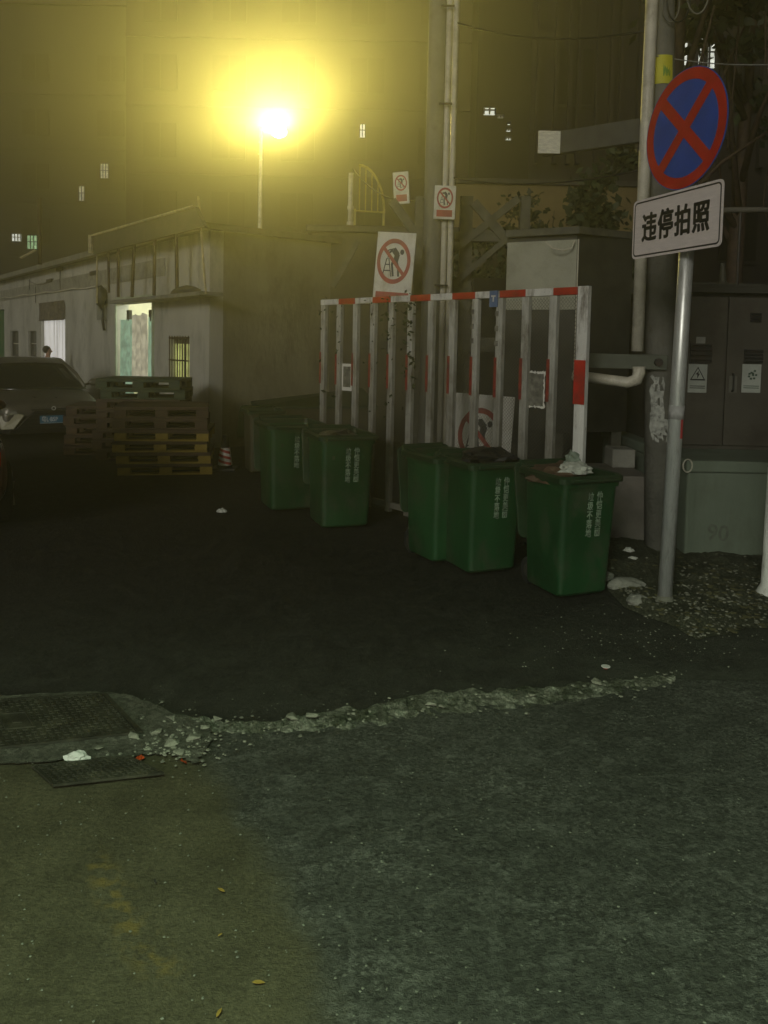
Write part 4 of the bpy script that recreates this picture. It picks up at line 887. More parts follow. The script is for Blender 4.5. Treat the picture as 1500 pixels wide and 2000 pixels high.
zc_ = D(1318, 805, SY).z; MB().tube([(lx_(zc_ - .045), 0, zc_ - .045), (lx_(zc_ + .045), 0, zc_ + .045)], 0.0505, 20).build("grey_tape", mat("grey_tape", (0.42, 0.42, 0.42), 0.6, var=0.2, vscale=40), sg, smooth=True)
mbx = MB(); zz = D(1322, 835, SY).z
for k in range(4):
    a0 = R(-70 + 8 * k); a1 = R(-62 + 8 * k); q = lx_(zz); mbx.quad((q + .0492 * math.cos(a0), .0492 * math.sin(a0), zz - .07), (q + .0492 * math.cos(a1), .0492 * math.sin(a1), zz - .07), (q + .0492 * math.cos(a1), .0492 * math.sin(a1), zz + .07), (q + .0492 * math.cos(a0), .0492 * math.sin(a0), zz + .07))
mbx.build("red_sticker", mat("red_pink_sticker", (0.65, 0.08, 0.08), 0.5), sg)
# sign faces: local frame with +x along the face (towards the camera side), normal n
nrm = Vector((math.cos(R(-161)), math.sin(R(-161)), 0)); xax = Vector((-nrm.y, nrm.x, 0)); xax = xax if xax.y < 0 else -xax   # right edge nearer to the camera
def face_frame(px, py, off):
    c = D(px, py, SY - 0.02); c = Vector((c.x, c.y, c.z)) - ps + nrm * off
    return Matrix(((xax.x, -nrm.x, 0, c.x), (xax.y, -nrm.y, 0, c.y), (0, 0, 1, c.z), (0, 0, 0, 1)))   # local x right, local -y = normal, z up
FM = face_frame(1349, 254, 0.05); RC = 0.385
def put(o, M): o.data.transform(M); return o
mbx = MB(); pts = [(RC * math.cos(2 * math.pi * k / 64), RC * math.sin(2 * math.pi * k / 64)) for k in range(64)]
mbx.loft([[(x, 0.0, z) for x, z in pts], [(x, 0.006, z) for x, z in pts]])
put(mbx.build("disc_plate", m_blu, sg), FM)
mbx = MB(); disc(mbx, RC * 0.80, RC * 0.985, -0.0012, 72); put(mbx.build("red_ring", m_rd, sg, fix=False), FM)
mbx = MB(); w = 0.038
for s_ in (1, -1):
    u = Vector((math.cos(R(45 * s_)), math.sin(R(45 * s_)))); v = Vector((-u.y, u.x)) * w; e = u * RC * 0.81; y = -0.0018 - 0.0006 * (s_ > 0)
    mbx.quad((-e.x - v.x, y, -e.y - v.y), (e.x - v.x, y, e.y - v.y), (e.x + v.x, y, e.y + v.y), (-e.x + v.x, y, -e.y + v.y))
put(mbx.build("red_cross", m_rd, sg, fix=False), FM)
FP = face_frame(1329, 435, 0.05); PW, PH = 0.87, 0.405
rr2 = lambda w, h, r, y: [(x, y, z) for x, z, _ in rrect(w, h, r, 0, n=5)]
mbx = MB(); mbx.loft([rr2(PW, PH, .035, 0.0), rr2(PW, PH, .035, 0.005)]); put(mbx.build("plate", m_swh, sg), FP)
mbx = MB(); mbx.loft([rr2(PW - .03, PH - .03, .03, -0.001), rr2(PW - .05, PH - .05, .022, -0.001)], caps=(False, False)); put(mbx.build("plate_border", m_sbk, sg, fix=False), FP)
text_mesh("违停拍照", 0.205, m_sbk, "plate_lettering", sg, FP @ Matrix.Translation((0.0, -0.002, -0.012)) @ Matrix.Rotation(R(90), 4, 'X'), bold=0.001, extrude=0.0006, sx=0.76, spacing=1.16, heavy=0.0055)
for z_ in (0.0,):
    for fy, pz in ((249, .12), (249, -.2), (435, .1), (435, -.1)):
        q = D(1345, fy, SY).z - 0 + pz; MB().tube([(lx_(q), 0, q - .015), (lx_(q), 0, q + .015)], 0.053, 16).build("clamp", m_steel, sg)

# ================================================================== GREEN BINS
m_bin = mat("green_bin_plastic", (0.012, 0.066, 0.020), 0.46, var=0.35, vscale=2.5, grime=(0.055, 0.065, 0.040), gscale=4.5, gamount=0.8, bump=0.15, bscale=14, stretch=(1, 1, 0.6))
m_binb = mat("muddy_brown_bin", (0.055, 0.05, 0.026), 0.6, var=0.35, vscale=3)
m_lid = mat("dark_green_lid", (0.018, 0.045, 0.018), 0.5, var=0.3, grime=(0.05, 0.045, 0.03), gscale=4, gamount=.6)
m_prt = mat("faded_white_print", (0.25, 0.33, 0.24), 0.7, var=0.6, vscale=28)
m_wheel = mat("black_rubber", (0.012, 0.012, 0.012), 0.8)
BW, BD_, BH = 0.48, 0.55, 0.92
def make_bin(label, bm_, text=True, group="wheelie bins in a row before the barrier", lidangle=100):
    t = thing("wheelie_bin", label, "bin", (0, 0, 0), 0, group)
    mb = MB(); rings = []
    for z, w, d in ((0.03, .39, .41), (0.05, .415, .435), (0.30, .43, .455), (0.62, .448, .485), (0.80, .455, .505), (0.802, .475, .525), (0.835, .48, .53), (0.84, .455, .505), (0.80, .44, .49), (0.35, .40, .43), (0.20, .38, .41)):
        rings.append(rrect(w, d, 0.045, z, 0, (0.40 - d) * 0.25))
    mb.loft(rings, caps=(True, True)); body = mb.build("body", bm_, t, smooth=True)
    md = body.modifiers.new("edges", 'EDGE_SPLIT'); md.split_angle = R(38)
    mb = MB(); mb.loft([rrect(.53, .58, .05, 0.835, 0, -.015), rrect(.535, .585, .05, 0.87, 0, -.015), rrect(.50, .55, .045, 0.885, 0, -.015), rrect(.455, .505, .04, 0.88, 0, -.015), rrect(.455, .505, .04, 0.838, 0, -.015)], caps=(False, False))
    mb.build("rim", m_lid, t)
    for s_ in (-1, 1):
        mb = MB(); mb.b2((s_ * 0.13 - 0.012, -0.27, 0.66), (s_ * 0.13 + 0.012, -0.225, 0.82)); mb.build("front_rib", bm_, t)
    mb = MB(); mb.b2((-0.20, -0.335, 0.845), (0.20, -0.3125, 0.868)); mb.build("front_lip", m_lid, t, bevel=0.004)
    mb = MB(); mb.tube([(-0.2, .27, .86), (-0.2, .335, .90), (0.2, .335, .90), (0.2, .27, .86)], 0.014, 8); mb.build("handle", m_lid, t)
    # open lid hanging down behind
    l0 = MB(); n = 8; top = []; bot = []
    l0.loft([rrect(.52, .56, .05, 0, 0, .28), rrect(.52, .56, .05, .02, 0, .28), rrect(.44, .48, .05, .045, 0, .28)])
    l0.build("lid", m_lid, t, loc=(0, 0.315, 0.90), rot=(R(-lidangle), 0, 0), bevel=0.004)
    for s_ in (-1, 1):
        w = MB().tube([(s_ * 0.12, 0.22, 0.1), (s_ * 0.175, 0.22, 0.1)], 0.1, 20).build("wheel", m_wheel, t)
        MB().tube([(s_ * 0.1755, 0.22, 0.1), (s_ * 0.182, 0.22, 0.1)], 0.05, 14).build("hub", m_dark, w)
    MB().tube([(-0.12, 0.22, 0.1), (0.12, 0.22, 0.1)], 0.012, 8).build("axle", m_dark, t)
    if text:
        # front face plane between z=.35 and .8
        yf = lambda z: -(0.455 + 0.03 * (z - 0.30) / 0.32) / 2 + (0.40 - (0.455 + 0.03 * (z - .3) / .32)) * 0.25 - 0.003
        tl = math.atan2(yf(0.3) - yf(0.7), 0.4)
        for s_, body_t, dz_ in ((1, "仲恺更美丽", 0.0), (-1, "垃圾不落地", -0.004)):
            zc = 0.605 + dz_
            M = Matrix.Translation((0.035 + s_ * 0.037, yf(zc), zc)) @ Matrix.Rotation(R(90) + tl, 4, 'X')
            text_mesh("\n".join(body_t), 0.066, m_prt, "lettering", t, M, bold=0.0, extrude=0.0008, sx=0.74, line=0.98, heavy=0.0012)
    return t
def place_bin(t, px, py, alpha):
    c = G(px, py); q = Matrix.Rotation(alpha, 3, 'Z') @ Vector((-0.195, -0.205, 0)); t.location = (c.x - q.x, c.y - q.y, 0); t.rotation_euler = (0, 0, alpha); return t
b5 = place_bin(make_bin("green wheelie bin nearest the steel sign pole, with crumpled white rubbish on top", m_bin), 1090, 1174, R(22))
def bin_copy(label, px, py, al):
    c = copy_tree(b5); c["label"] = label
    m2 = m_bin.copy(); m2.name = "green_bin_plastic_worn"; [n for n in m2.node_tree.nodes if n.type == 'MAPPING'][0].inputs['Location'].default_value = (px * .37, py * .21, px * .11)
    for o in kids(c):
        if o.name.startswith("body"): o.data = o.data.copy(); o.data.materials[0] = m2
    return place_bin(c, px, py, al)
b4 = bin_copy("green wheelie bin holding a black bag, tucked against the end bin below the climbing board", 916, 1127, R(23))
b3 = bin_copy("dull green wheelie bin half hidden behind its neighbour holding the black bag", 842, 1104, R(24))
b2 = bin_copy("green wheelie bin with clear white lettering below the barrier's far posts", 634, 1036, R(20))
b1 = bin_copy("dark green wheelie bin with faded lettering, farthest of the green ones", 538, 1001, R(22))
b0 = make_bin("brown muddy wheelie bin against the white house side behind the striped cone", m_binb, False, "wheelie bins in a row before the barrier", 60); place_bin(b0, 490, 927, R(20))
b1.scale = (1.22, 1.15, 1.05); b2.scale = (1.12, 1.1, 1.03); b0.scale = (1.0, 1.0, 0.97); b3.rotation_euler.z += R(4)
# slanted board / skip lid behind far bins
sk = thing("rubbish_skip", "low dark skip with a sloping lid between the house side wall and the green bins", "skip", (D(590, 850, 11.6).x, 11.6, 0), R(14))
zs1 = 0.80
MB().loft([[(-.55, 0, 0.05), (1.0, 0, 0.05), (1.0, 0.9, 0.05), (-.55, .9, .05)], [(-.65, -.05, zs1), (1.1, -.05, zs1), (1.1, 1, zs1), (-.65, 1, zs1)]]).build("body", m_binb, sk, bevel=0.01)
MB().loft([[(-.68, -.08, zs1 + .001), (1.13, -.08, zs1 + .001), (1.13, 1.02, zs1 + .22), (-.68, 1.02, zs1 + .001)], [(-.68, -.08, zs1 + .03), (1.13, -.08, zs1 + .03), (1.13, 1.02, zs1 + .25), (-.68, 1.02, zs1 + .03)]]).build("lid", m_lid, sk)

# rubbish in bins
def crumple(name, label, cat, c, s, m, seed, group=None, n=3, amp=0.9):
    bm = bmesh.new(); bmesh.ops.create_icosphere(bm, subdivisions=n, radius=1.0)
    for v in bm.verts:
        q = v.co.copy(); k = 1 + amp * 0.5 * noise.noise(q * 2.1 + Vector((seed, 0, 0))) + amp * 0.45 * abs(noise.noise(q * 5 + Vector((0, seed, 0))))
        v.co = Vector((q.x * s[0] * k, q.y * s[1] * k, max(q.z * s[2] * k, -s[2] * 0.4)))
    me = bpy.data.meshes.new(name); bm.to_mesh(me); bm.free(); me.materials.append(m)
    o = bpy.data.objects.new(name, me); COL.objects.link(o); o.location = c; return tag(o, label, cat, group)
m_bag = mat("white_crumpled_bag", (0.56, 0.58, 0.52), 0.6, var=0.25, vscale=20); m_bbag = mat("black_bin_bag", (0.012, 0.012, 0.013), 0.35)
m_brown = mat("brown_cardboard", (0.10, 0.06, 0.035), 0.8); m_tissue = mat("white_tissue", (0.74, 0.74, 0.70), 0.85, var=0.15)
def on_bin(b, x, y, z): return b.matrix_basis @ Vector((x, y, z))
for b in (b0, b1, b2, b3, b4, b5): b.matrix_basis = Matrix.Translation(b.location) @ Matrix.Rotation(b.rotation_euler.z, 4, 'Z') @ Matrix.Diagonal((*b.scale, 1))
crumple("rubbish_bag", "crumpled white plastic bag on top of the bin nearest the steel sign pole", "bag", on_bin(b5, -0.03, -0.12, 0.90), (.10, .09, .05), m_bag, 3)
crumple("rubbish_bag", "grey-green torn bag end sticking up behind the crumpled white bag", "bag", on_bin(b5, 0.05, 0.02, 0.93), (.055, .06, .07), mat("grey_green_bag", (0.22, 0.27, 0.22), 0.7), 9)
crumple("rubbish_bag", "black bin bag bulging from the middle green bin", "bag", on_bin(b4, 0.06, -0.02, 0.86), (.20, .19, .09), m_bbag, 5)
crumple("rubbish_bag", "brown rubbish heap filling the bin under the white crumpled bag", "bag", on_bin(b5, -0.06, 0.04, 0.83), (.19, .2, .08), m_brown, 6)
crumple("rubbish_bag", "dark bag filling the bin with clear white lettering", "bag", on_bin(b2, 0, 0, 0.82), (.2, .2, .07), m_bbag, 8)

# ================================================================== CONE
gc = G(436, 920); cn = thing("traffic_cone", "black traffic cone with a red and white striped sleeve beside the pallet stack", "cone", (gc.x, gc.y + .12, 0))
MB().b2((-0.17, -0.17, 0), (0.17, 0.17, 0.035)).build("base", m_black, cn, bevel=0.008)
MB().tube([(0, 0, 0.035), (0, 0, 0.46), (0, 0, 0.48)], [0.10, 0.045, 0.03], 24).build("cone_body", m_black, cn, smooth=True)
m_wref = mat("white_reflective", (0.85, 0.83, 0.80), 0.4, var=0.1, emit=None); m_rref = mat("red_reflective_stripe", (0.55, 0.06, 0.04), 0.4)
rz_ = lambda z: 0.10 - (z - 0.035) * 0.055 / 0.425 + 0.002
MB().tube([(0, 0, 0.07), (0, 0, 0.31)], [rz_(.07), rz_(.31)], 24, False).build("white_sleeve", m_wref, cn, smooth=True)
for k in range(4):
    mbx = MB(); n = 12; zb0 = 0.10 + 0.075 * k - 0.03
    for j in range(n + 1):
        a = R(-160 + 140 * j / n); zz = zb0 + 0.055 * (1 - j / n) ; z2 = zz + 0.035; zz = min(max(zz, .072), .308); z2 = min(max(z2, .073), .309)
        for z in (zz, z2): mbx.v.append(((rz_(z) + .002) * math.cos(a), (rz_(z) + .002) * math.sin(a), z))
    for j in range(n): mbx.f.append((2 * j, 2 * j + 2, 2 * j + 3, 2 * j + 1))
    mbx.build("red_stripe", m_rref, cn)

# ================================================================== PALLETS
def make_pallet(label, md, mbk, group):
    t = thing("pallet", label, "pallet", (0, 0, 0), 0, group)
    for k in range(5):
        y = -0.5 + 0.09 + k * 0.205; MB().b2((-0.6, y - 0.09, 0.118), (0.6, y + 0.09, 0.148)).build("deck_board", md, t, bevel=0.004)
    MB().b2((-0.598, -0.499, 0.105), (0.598, 0.499, 0.1175)).build("stringer_sheet", md, t)
    blk = None
    for x in (-0.52, 0.0, 0.52):
        for y in (-0.42, 0.0, 0.42):
            if blk is None: blk = MB().b2((-0.08, -0.075, 0.022), (0.08, 0.075, 0.1045)).build("block", mbk, t, bevel=0.004); blk.location = (x, y, 0)
            else: c = blk.copy(); COL.objects.link(c); c.location = (x, y, 0)
    for y in (-0.42, 0.0, 0.42): MB().b2((-0.6, y - 0.06, 0.0), (0.6, y + 0.06, 0.0215)).build("bottom_board", mbk, t)
    return t
m_pb = mat("dirty_brown_plastic", (0.066, 0.038, 0.020), 0.7, var=0.4, vscale=5); m_py = mat("dirty_yellow_plastic", (0.30, 0.21, 0.02), 0.6, var=0.4, vscale=6, grime=(0.10, 0.07, 0.03), gscale=6)
m_pg = mat("dark_green_plastic", (0.038, 0.065, 0.028), 0.65, var=0.35); m_po = mat("dull_orange_plastic", (0.085, 0.045, 0.018), 0.65, var=0.4)
protos = {}
def pallet(kind, x, y, z, rz, label, group):
    md, mk = {"by": (m_pb, m_py), "bb": (m_pb, m_pb), "gg": (m_pg, m_pg), "oo": (m_pb, m_po)}[kind]
    if kind not in protos: protos[kind] = o = make_pallet(label, md, mk, group)
    else: o = copy_tree(protos[kind]); o["label"] = label; o["group"] = group
    o.location = (x, y, z); o.rotation_euler = (0, 0, rz); return o
lay = ["lowest", "second from the bottom", "third from the bottom", "fourth from the bottom", "fifth from the bottom", "sixth from the bottom", "seventh from the bottom", "eighth from the bottom", "topmost"]
gp = G(330, 930); gx = D(326, 900, gp.y + .5).x; rnd = random.Random(11)
g1 = "pallets in the front stack by the cone"
for k, kd in enumerate(["by", "by", "by", "by", "bb", "bb"]):
    col_ = "yellow-blocked pallet with brown deck" if kd == "by" else "all brown pallet"
    pallet(kd, gx + rnd.uniform(-.04, .04) + (0.0 if k < 2 else -0.03), gp.y + 0.55 + rnd.uniform(-.03, .03), 0.149 * k, R(9 + rnd.uniform(-3.5, 3.5)), f"{col_}, {lay[k] if k < 5 else 'topmost'} in the front stack beside the cone", g1)
g2 = "pallets in the tall stack against the house"
gx2 = D(282, 800, gp.y + 1.75).x
for k, kd in enumerate(["bb", "bb", "bb", "bb", "bb", "bb", "gg", "gg"]):
    pallet(kd, gx2 + rnd.uniform(-.05, .05), gp.y + 1.78 + rnd.uniform(-.03, .03), 0.149 * k, R(5 + rnd.uniform(-3, 3)), f"{'dark green' if kd == 'gg' else 'dark brown'} pallet, {lay[k] if k < 7 else 'topmost'} in the tall stack under the lit doorway", g2)
g3 = "pallets in the side stack before the car"
gq = D(200, 880, 12.15)
for k, kd in enumerate(["oo", "oo", "oo", "bb", "bb"]):
    pallet(kd, gq.x + 0.02 + rnd.uniform(-.05, .05), 12.45 + rnd.uniform(-.03, .03), 0.149 * k, R(12 + rnd.uniform(-4, 4)), f"{'dull orange' if kd == 'oo' else 'worn brown'} pallet, {lay[k] if k < 4 else 'topmost'} in the short stack hiding the car's plate", g3)
crumple("paper_scrap", "pale scrap lying under the front pallet stack", "scrap", G(327, 918), (.045, .03, .02), m_tissue, 4)

# ================================================================== CAR
def make_car(label, paint, plate_text):
    t = thing("parked_car", label, "car")
    m_p, m_gl = paint, mat("car_glass", (0.02, 0.022, 0.02), 0.06, spec=0.8)
    m_lamp_ = mat("headlamp_glass", (0.35, 0.36, 0.30), 0.12, 0.4)
    # x forward, y across, front at x=0
    st = [(0.0, .66, .30, .60), (-.06, .78, .24, .68), (-.25, .86, .20, .76), (-.8, .90, .19, .84), (-1.25, .905, .19, .90), (-2.2, .91, .19, .93), (-3.3, .905, .20, .96), (-4.0, .87, .24, .98), (-4.35, .80, .30, .95), (-4.45, .72, .40, .88)]
    rings = []
    for x, w, z0, z1 in st:
        hh = z1 - z0
        half = [(w * .80, z0), (w * .97, z0 + .08 * hh), (w, z0 + .35 * hh), (w * .985, z0 + .62 * hh), (w * .95, z0 + .86 * hh), (w * .86, z0 + .97 * hh), (w * .55, z1 + .015), (w * .2, z1 + .025)]
        rings.append([(x, y, z) for y, z in half] + [(x, -y, z) for y, z in reversed(half)])
    mb = MB(); mb.loft(rings); body = mb.build("body", m_p, t, smooth=True); sb = body.modifiers.new("sub", 'SUBSURF'); sb.levels = 1; sb.render_levels = 2
    cab = [(-1.02, .70, .93), (-1.35, .70, 1.10), (-1.9, .635, 1.355), (-2.3, .62, 1.425), (-3.0, .62, 1.43), (-3.5, .62, 1.36), (-4.05, .64, 1.05), (-4.15, .66, .97)]
    rings = [[(x, .80 if z < 1.0 else .80 - .02, .88)] + [(x, w + .07, .90 + (z - .9) * .35), (x, w + .02, .90 + (z - .9) * .75), (x, w - .06, z - .015), (x, w * .5, z + .012), (x, 0, z + .02), (x, -w * .5, z + .012), (x, -w + .06, z - .015), (x, -w - .02, .90 + (z - .9) * .75), (x, -w - .07, .90 + (z - .9) * .35)] + [(x, -.80, .88)] for x, w, z in cab]
    MB().loft(rings).build("windows", m_gl, t, smooth=True)
    rf = [(-1.86, .60, 1.352), (-2.3, .60, 1.438), (-3.0, .60, 1.443), (-3.5, .60, 1.372)]
    rings = [[(x, w, z - .03), (x, w * .9, z + .006), (x, w * .5, z + .022), (x, 0, z + .028), (x, -w * .5, z + .022), (x, -w * .9, z + .006), (x, -w, z - .03)] for x, w, z in rf]
    MB().loft(rings, closed=False, caps=(False, False)).build("roof", m_p, t, smooth=True, fix=True)
    for s in (-1, 1):
        MB().tube([(-1.03, s * .76, .93), (-1.45, s * .70, 1.17), (-1.88, s * .60, 1.35), (-2.3, s * .59, 1.43), (-3.0, s * .59, 1.435), (-3.55, s * .60, 1.35), (-4.1, s * .68, .99)], 0.032, 8).build("roof_pillar", m_p, t, smooth=True)
        MB().tube([(-2.55, s * .70, .95), (-2.5, s * .60, 1.42)], 0.03, 6).build("door_pillar", m_black, t)
        mb = MB(); blob(mb, (-1.30, s * .99, 1.005), (.07, .115, .075), 2, 2, 0.08); mb.build("mirror", m_p, t, smooth=True)
        MB().tube([(-1.30, s * .80, .95), (-1.30, s * .92, .985)], 0.025, 6).build("mirror_arm", m_black, t)
        mb = MB(); mb.loft([[(-.03, s * .60, .60), (.0, s * .54, .53), (-.02, s * .70, .50), (-.10, s * .80, .56), (-.2, s * .85, .655), (-.12, s * .77, .665)], [(-.20, s * .58, .60), (-.2, s * .54, .53), (-.2, s * .68, .50), (-.25, s * .76, .56), (-.35, s * .80, .655), (-.2, s * .7, .665)]]); mb.build("headlight", m_lamp_, t)
        MB().b2((-4.47, s * .50, .70), (-4.38, s * .76, .84)).build("tail_light", mat("tail_lamp_red", (0.5, 0.02, 0.015), 0.2), t, bevel=0.01)
    MB().loft([[(.030, -.30, .57), (.030, .30, .57), (.018, .60, .245), (.018, -.60, .245)], [(-.15, -.30, .57), (-.15, .30, .57), (-.15, .60, .245), (-.15, -.60, .245)]]).build("grille", m_black, t, bevel=0.01)
    for k in range(4): MB().b2((.030, -.34 - .06 * k, .50 - .065 * k), (.040, .34 + .06 * k, .508 - .065 * k)).build("grille_bar", m_dark, t)
    MB().loft([[(.045, -.66, .26), (.045, .66, .26), (.02, .70, .17), (.02, -.70, .17)], [(-.3, -.80, .26), (-.3, .80, .26), (-.3, .80, .17), (-.3, -.80, .17)]]).build("front_bumper", m_black, t, bevel=0.01)
    mb = MB(); mb.loft([[(.032, -.34, .605), (.032, .34, .605), (.036, .34, .582), (.036, -.34, .582)], [(-.1, -.34, .615), (-.1, .34, .615), (-.1, .34, .582), (-.1, -.34, .582)]]); mb.build("grille_trim", m_dark, t)
    mb = MB(); disc(mb, .02, .038, 0, 20); q = mb.build("emblem", m_steel, t); q.data.transform(Matrix.Translation((.045, 0, .615)) @ Matrix.Rotation(R(90), 4, 'Z'))
    if plate_text:
        pl_ = MB().b2((.045, -.22, .345), (.052, .22, .485)).build("number_plate", mat("blue_plate", (0.045, 0.19, 0.30), 0.5, var=0.1, emit=None), t)
        M = Matrix.Translation((.0535, -.195, .415)) @ Matrix.Rotation(R(90), 4, 'Z') @ Matrix.Rotation(R(90), 4, 'X')
        text_mesh(plate_text, .108, mat("plate_white", (0.75, 0.78, 0.78), 0.5), "plate_lettering", pl_, M, bold=.002, align='LEFT', sx=.72)
        MB().b2((.0522, -.215, .349), (.054, .215, .354)).build("plate_edge", mat("plate_white", (0.75, 0.78, 0.78), 0.5), pl_)
    m_rim = mat("wheel_rim", (0.32, 0.32, 0.30), 0.35, 0.8)
    for x in (-.85, -3.55):
        for s in (-1, 1):
            w = MB().tube([(x, s * .70, .31), (x, s * .915, .31)], .31, 28).build("wheel", m_wheel, t, bevel=0.02)
            mb = MB(); mb.tube([(x, s * .9155, .31), (x, s * .92, .31)], .06, 14)
            for k in range(5):
                a = k * 2 * math.pi / 5; mb.beam((x, s * .918, .31), (x + .2 * math.cos(a), s * .918, .31 + .2 * math.sin(a)), .012, .05, up=(0, 1, 0))
            mb.build("rim", m_rim, w)
    return t
m_cp = mat("dusty_grey_car_paint", (0.15, 0.14, 0.115), 0.32, 0.3, var=0.2); m_cp2 = mat("red_lit_car_paint", (0.20, 0.07, 0.055), 0.3, 0.3, var=0.15)  # second car's red light and pinkish highlights are put into its paint colour
cf = D(104, 830, 13.35); car = make_car("dusty grey car parked nose-on beside the white house, plate half hidden by pallets", m_cp, "粤L·B5P")
car.scale = (1, 1, 0.94); car.location = (cf.x, cf.y, 0); car.rotation_euler = (0, 0, math.atan2(-.83, .56))
sp2 = [o for o in kids(car) if o.name.startswith(("body",))]
# pale corner piece: lamp light on the bumper is put into its colour
mb = MB(); mb.loft([[(-.02, -.62, .55), (.035, -.44, .50), (.035, -.62, .25), (-.05, -.80, .24), (-.14, -.85, .48)], [(-.3, -.6, .55), (-.3, -.44, .50), (-.3, -.6, .25), (-.35, -.78, .24), (-.35, -.82, .48)]])
mb.build("bumper_corner", mat("lamplit_bumper", (0.34, 0.33, 0.22), 0.4, var=0.2), car, bevel=0.02)["label"] = "pale bumper corner"
car2 = copy_tree(car); car2["label"] = "dark car of which only the edge shows, alongside the open road"
for o in kids(car2):
    if o.name.startswith(("number_plate", "bumper_corner", "emblem")):
        for c_ in kids(o): bpy.data.objects.remove(c_)
        bpy.data.objects.remove(o)
for o in kids(car2):
    if o.type == 'MESH' and o.data.materials and o.data.materials[0] == m_cp:
        o.data = o.data.copy(); o.data.materials[0] = m_cp2
ce = G(13, 1060); q = Matrix.Rotation(R(121), 3, 'Z') @ Vector((-4.45, -0.80, 0)); car2.rotation_euler = (0, 0, R(121)); car2.location = (ce.x - q.x, ce.y - q.y, 0)

# ================================================================== PERSON by the curtain
pc = D(93, 720, 18.6); hz = D(93, 677, 18.6).z
pr = thing("person", "person in a white shirt standing behind the grey car before the lit curtain doorway", "person", (pc.x, 18.6, 0), R(25))
m_skin = mat("skin", (0.42, 0.24, 0.17), 0.6, var=0.1); m_shirt = mat("white_shirt", (0.62, 0.64, 0.60), 0.85, var=0.1); m_trs = mat("dark_trousers", (0.03, 0.03, 0.035), 0.9); m_hair = mat("black_hair", (0.012, 0.011, 0.01), 0.6)
S_ = hz / 1.68
def skinned(name, m, pts, edges, par, lv=2):
    me = bpy.data.meshes.new(name); me.from_pydata([tuple(Vector(p[:3]) * S_) for p in pts], edges, []); o = bpy.data.objects.new(name, me); COL.objects.link(o); o.parent = par
    sk_ = o.modifiers.new("skin", 'SKIN'); sk_.use_smooth_shade = True
    for v, p in zip(me.skin_vertices[0].data, pts): v.radius = (p[3] * S_, (p[4] if len(p) > 4 else p[3]) * S_)
    me.skin_vertices[0].data[0].use_root = True
    ss = o.modifiers.new("sub", 'SUBSURF'); ss.levels = lv; ss.render_levels = lv; me.materials.append(m); return o
skinned("body", m_skin, [(0, 0, .92, .14, .10), (0, 0, 1.10, .13, .09), (0, 0, 1.30, .155, .10), (0, 0, 1.40, .07, .06), (.01, 0, 1.46, .05, .05), (.02, 0, 1.53, .075, .085), (.02, 0, 1.61, .078, .09), (.01, 0, 1.66, .05, .06),
    (0, .17, 1.36, .05), (0, .21, 1.10, .04), (.08, .20, .88, .032), (.10, .20, .80, .035), (0, -.17, 1.36, .05), (0, -.21, 1.10, .04), (.08, -.20, .88, .032), (.10, -.20, .80, .035),
    (0, .09, .84, .085), (.01, .10, .48, .06), (0, .10, .09, .042), (.12, .11, .04, .036), (0, -.09, .84, .085), (.01, -.10, .48, .06), (0, -.10, .09, .042), (.12, -.11, .04, .036)],
    [(0, 1), (1, 2), (2, 3), (3, 4), (4, 5), (5, 6), (6, 7), (2, 8), (8, 9), (9, 10), (10, 11), (2, 12), (12, 13), (13, 14), (14, 15), (0, 16), (16, 17), (17, 18), (18, 19), (0, 20), (20, 21), (21, 22), (22, 23)], pr)
skinned("shirt", m_shirt, [(0, 0, .90, .165, .125), (0, 0, 1.10, .155, .115), (0, 0, 1.31, .175, .12), (0, 0, 1.41, .09, .08), (0, .185, 1.355, .07), (0, .215, 1.18, .062), (0, -.185, 1.355, .07), (0, -.215, 1.18, .062)],
    [(0, 1), (1, 2), (2, 3), (2, 4), (4, 5), (2, 6), (6, 7)], pr)
skinned("trousers", m_trs, [(0, 0, .93, .15, .115), (0, .09, .82, .10), (.01, .10, .48, .075), (0, .10, .12, .06), (0, -.09, .82, .10), (.01, -.10, .48, .075), (0, -.10, .12, .06)], [(0, 1), (1, 2), (2, 3), (0, 4), (4, 5), (5, 6)], pr)
mb = MB(); blob(mb, (-.02 * S_, 0, 1.605 * S_), (.098 * S_, .088 * S_, .10 * S_), 3, 3, .08); mb.build("hair", m_hair, pr, smooth=True)
mb = MB(); blob(mb, (.098 * S_, 0, 1.56 * S_), (.016 * S_, .014 * S_, .024 * S_), 3, 2, .05); mb.build("nose", m_skin, pr, smooth=True)
for s in (-1, 1):
    mb = MB(); blob(mb, (.02 * S_, s * .088 * S_, 1.57 * S_), (.02 * S_, .01 * S_, .03 * S_), 3, 2, .05); mb.build("ear", m_skin, pr, smooth=True)
    MB().box((.103 * S_, s * .03 * S_, 1.60 * S_), (.01, .022, .008)).build("eye", m_hair, pr)
    for k in range(4): MB().tube([(.10 * S_ + .012 * k - .02, s * .205 * S_, .80 * S_), (.11 * S_ + .012 * k - .02, s * .205 * S_, (.755 - .008 * (k == 1)) * S_), (.10 * S_ + .012 * k - .02, s * .198 * S_, .725 * S_)], .006, 6).build("finger", m_skin, pr)
    MB().tube([(.125 * S_, s * .20 * S_, .82 * S_), (.14 * S_, s * .19 * S_, .775 * S_)], .007, 6).build("thumb", m_skin, pr)

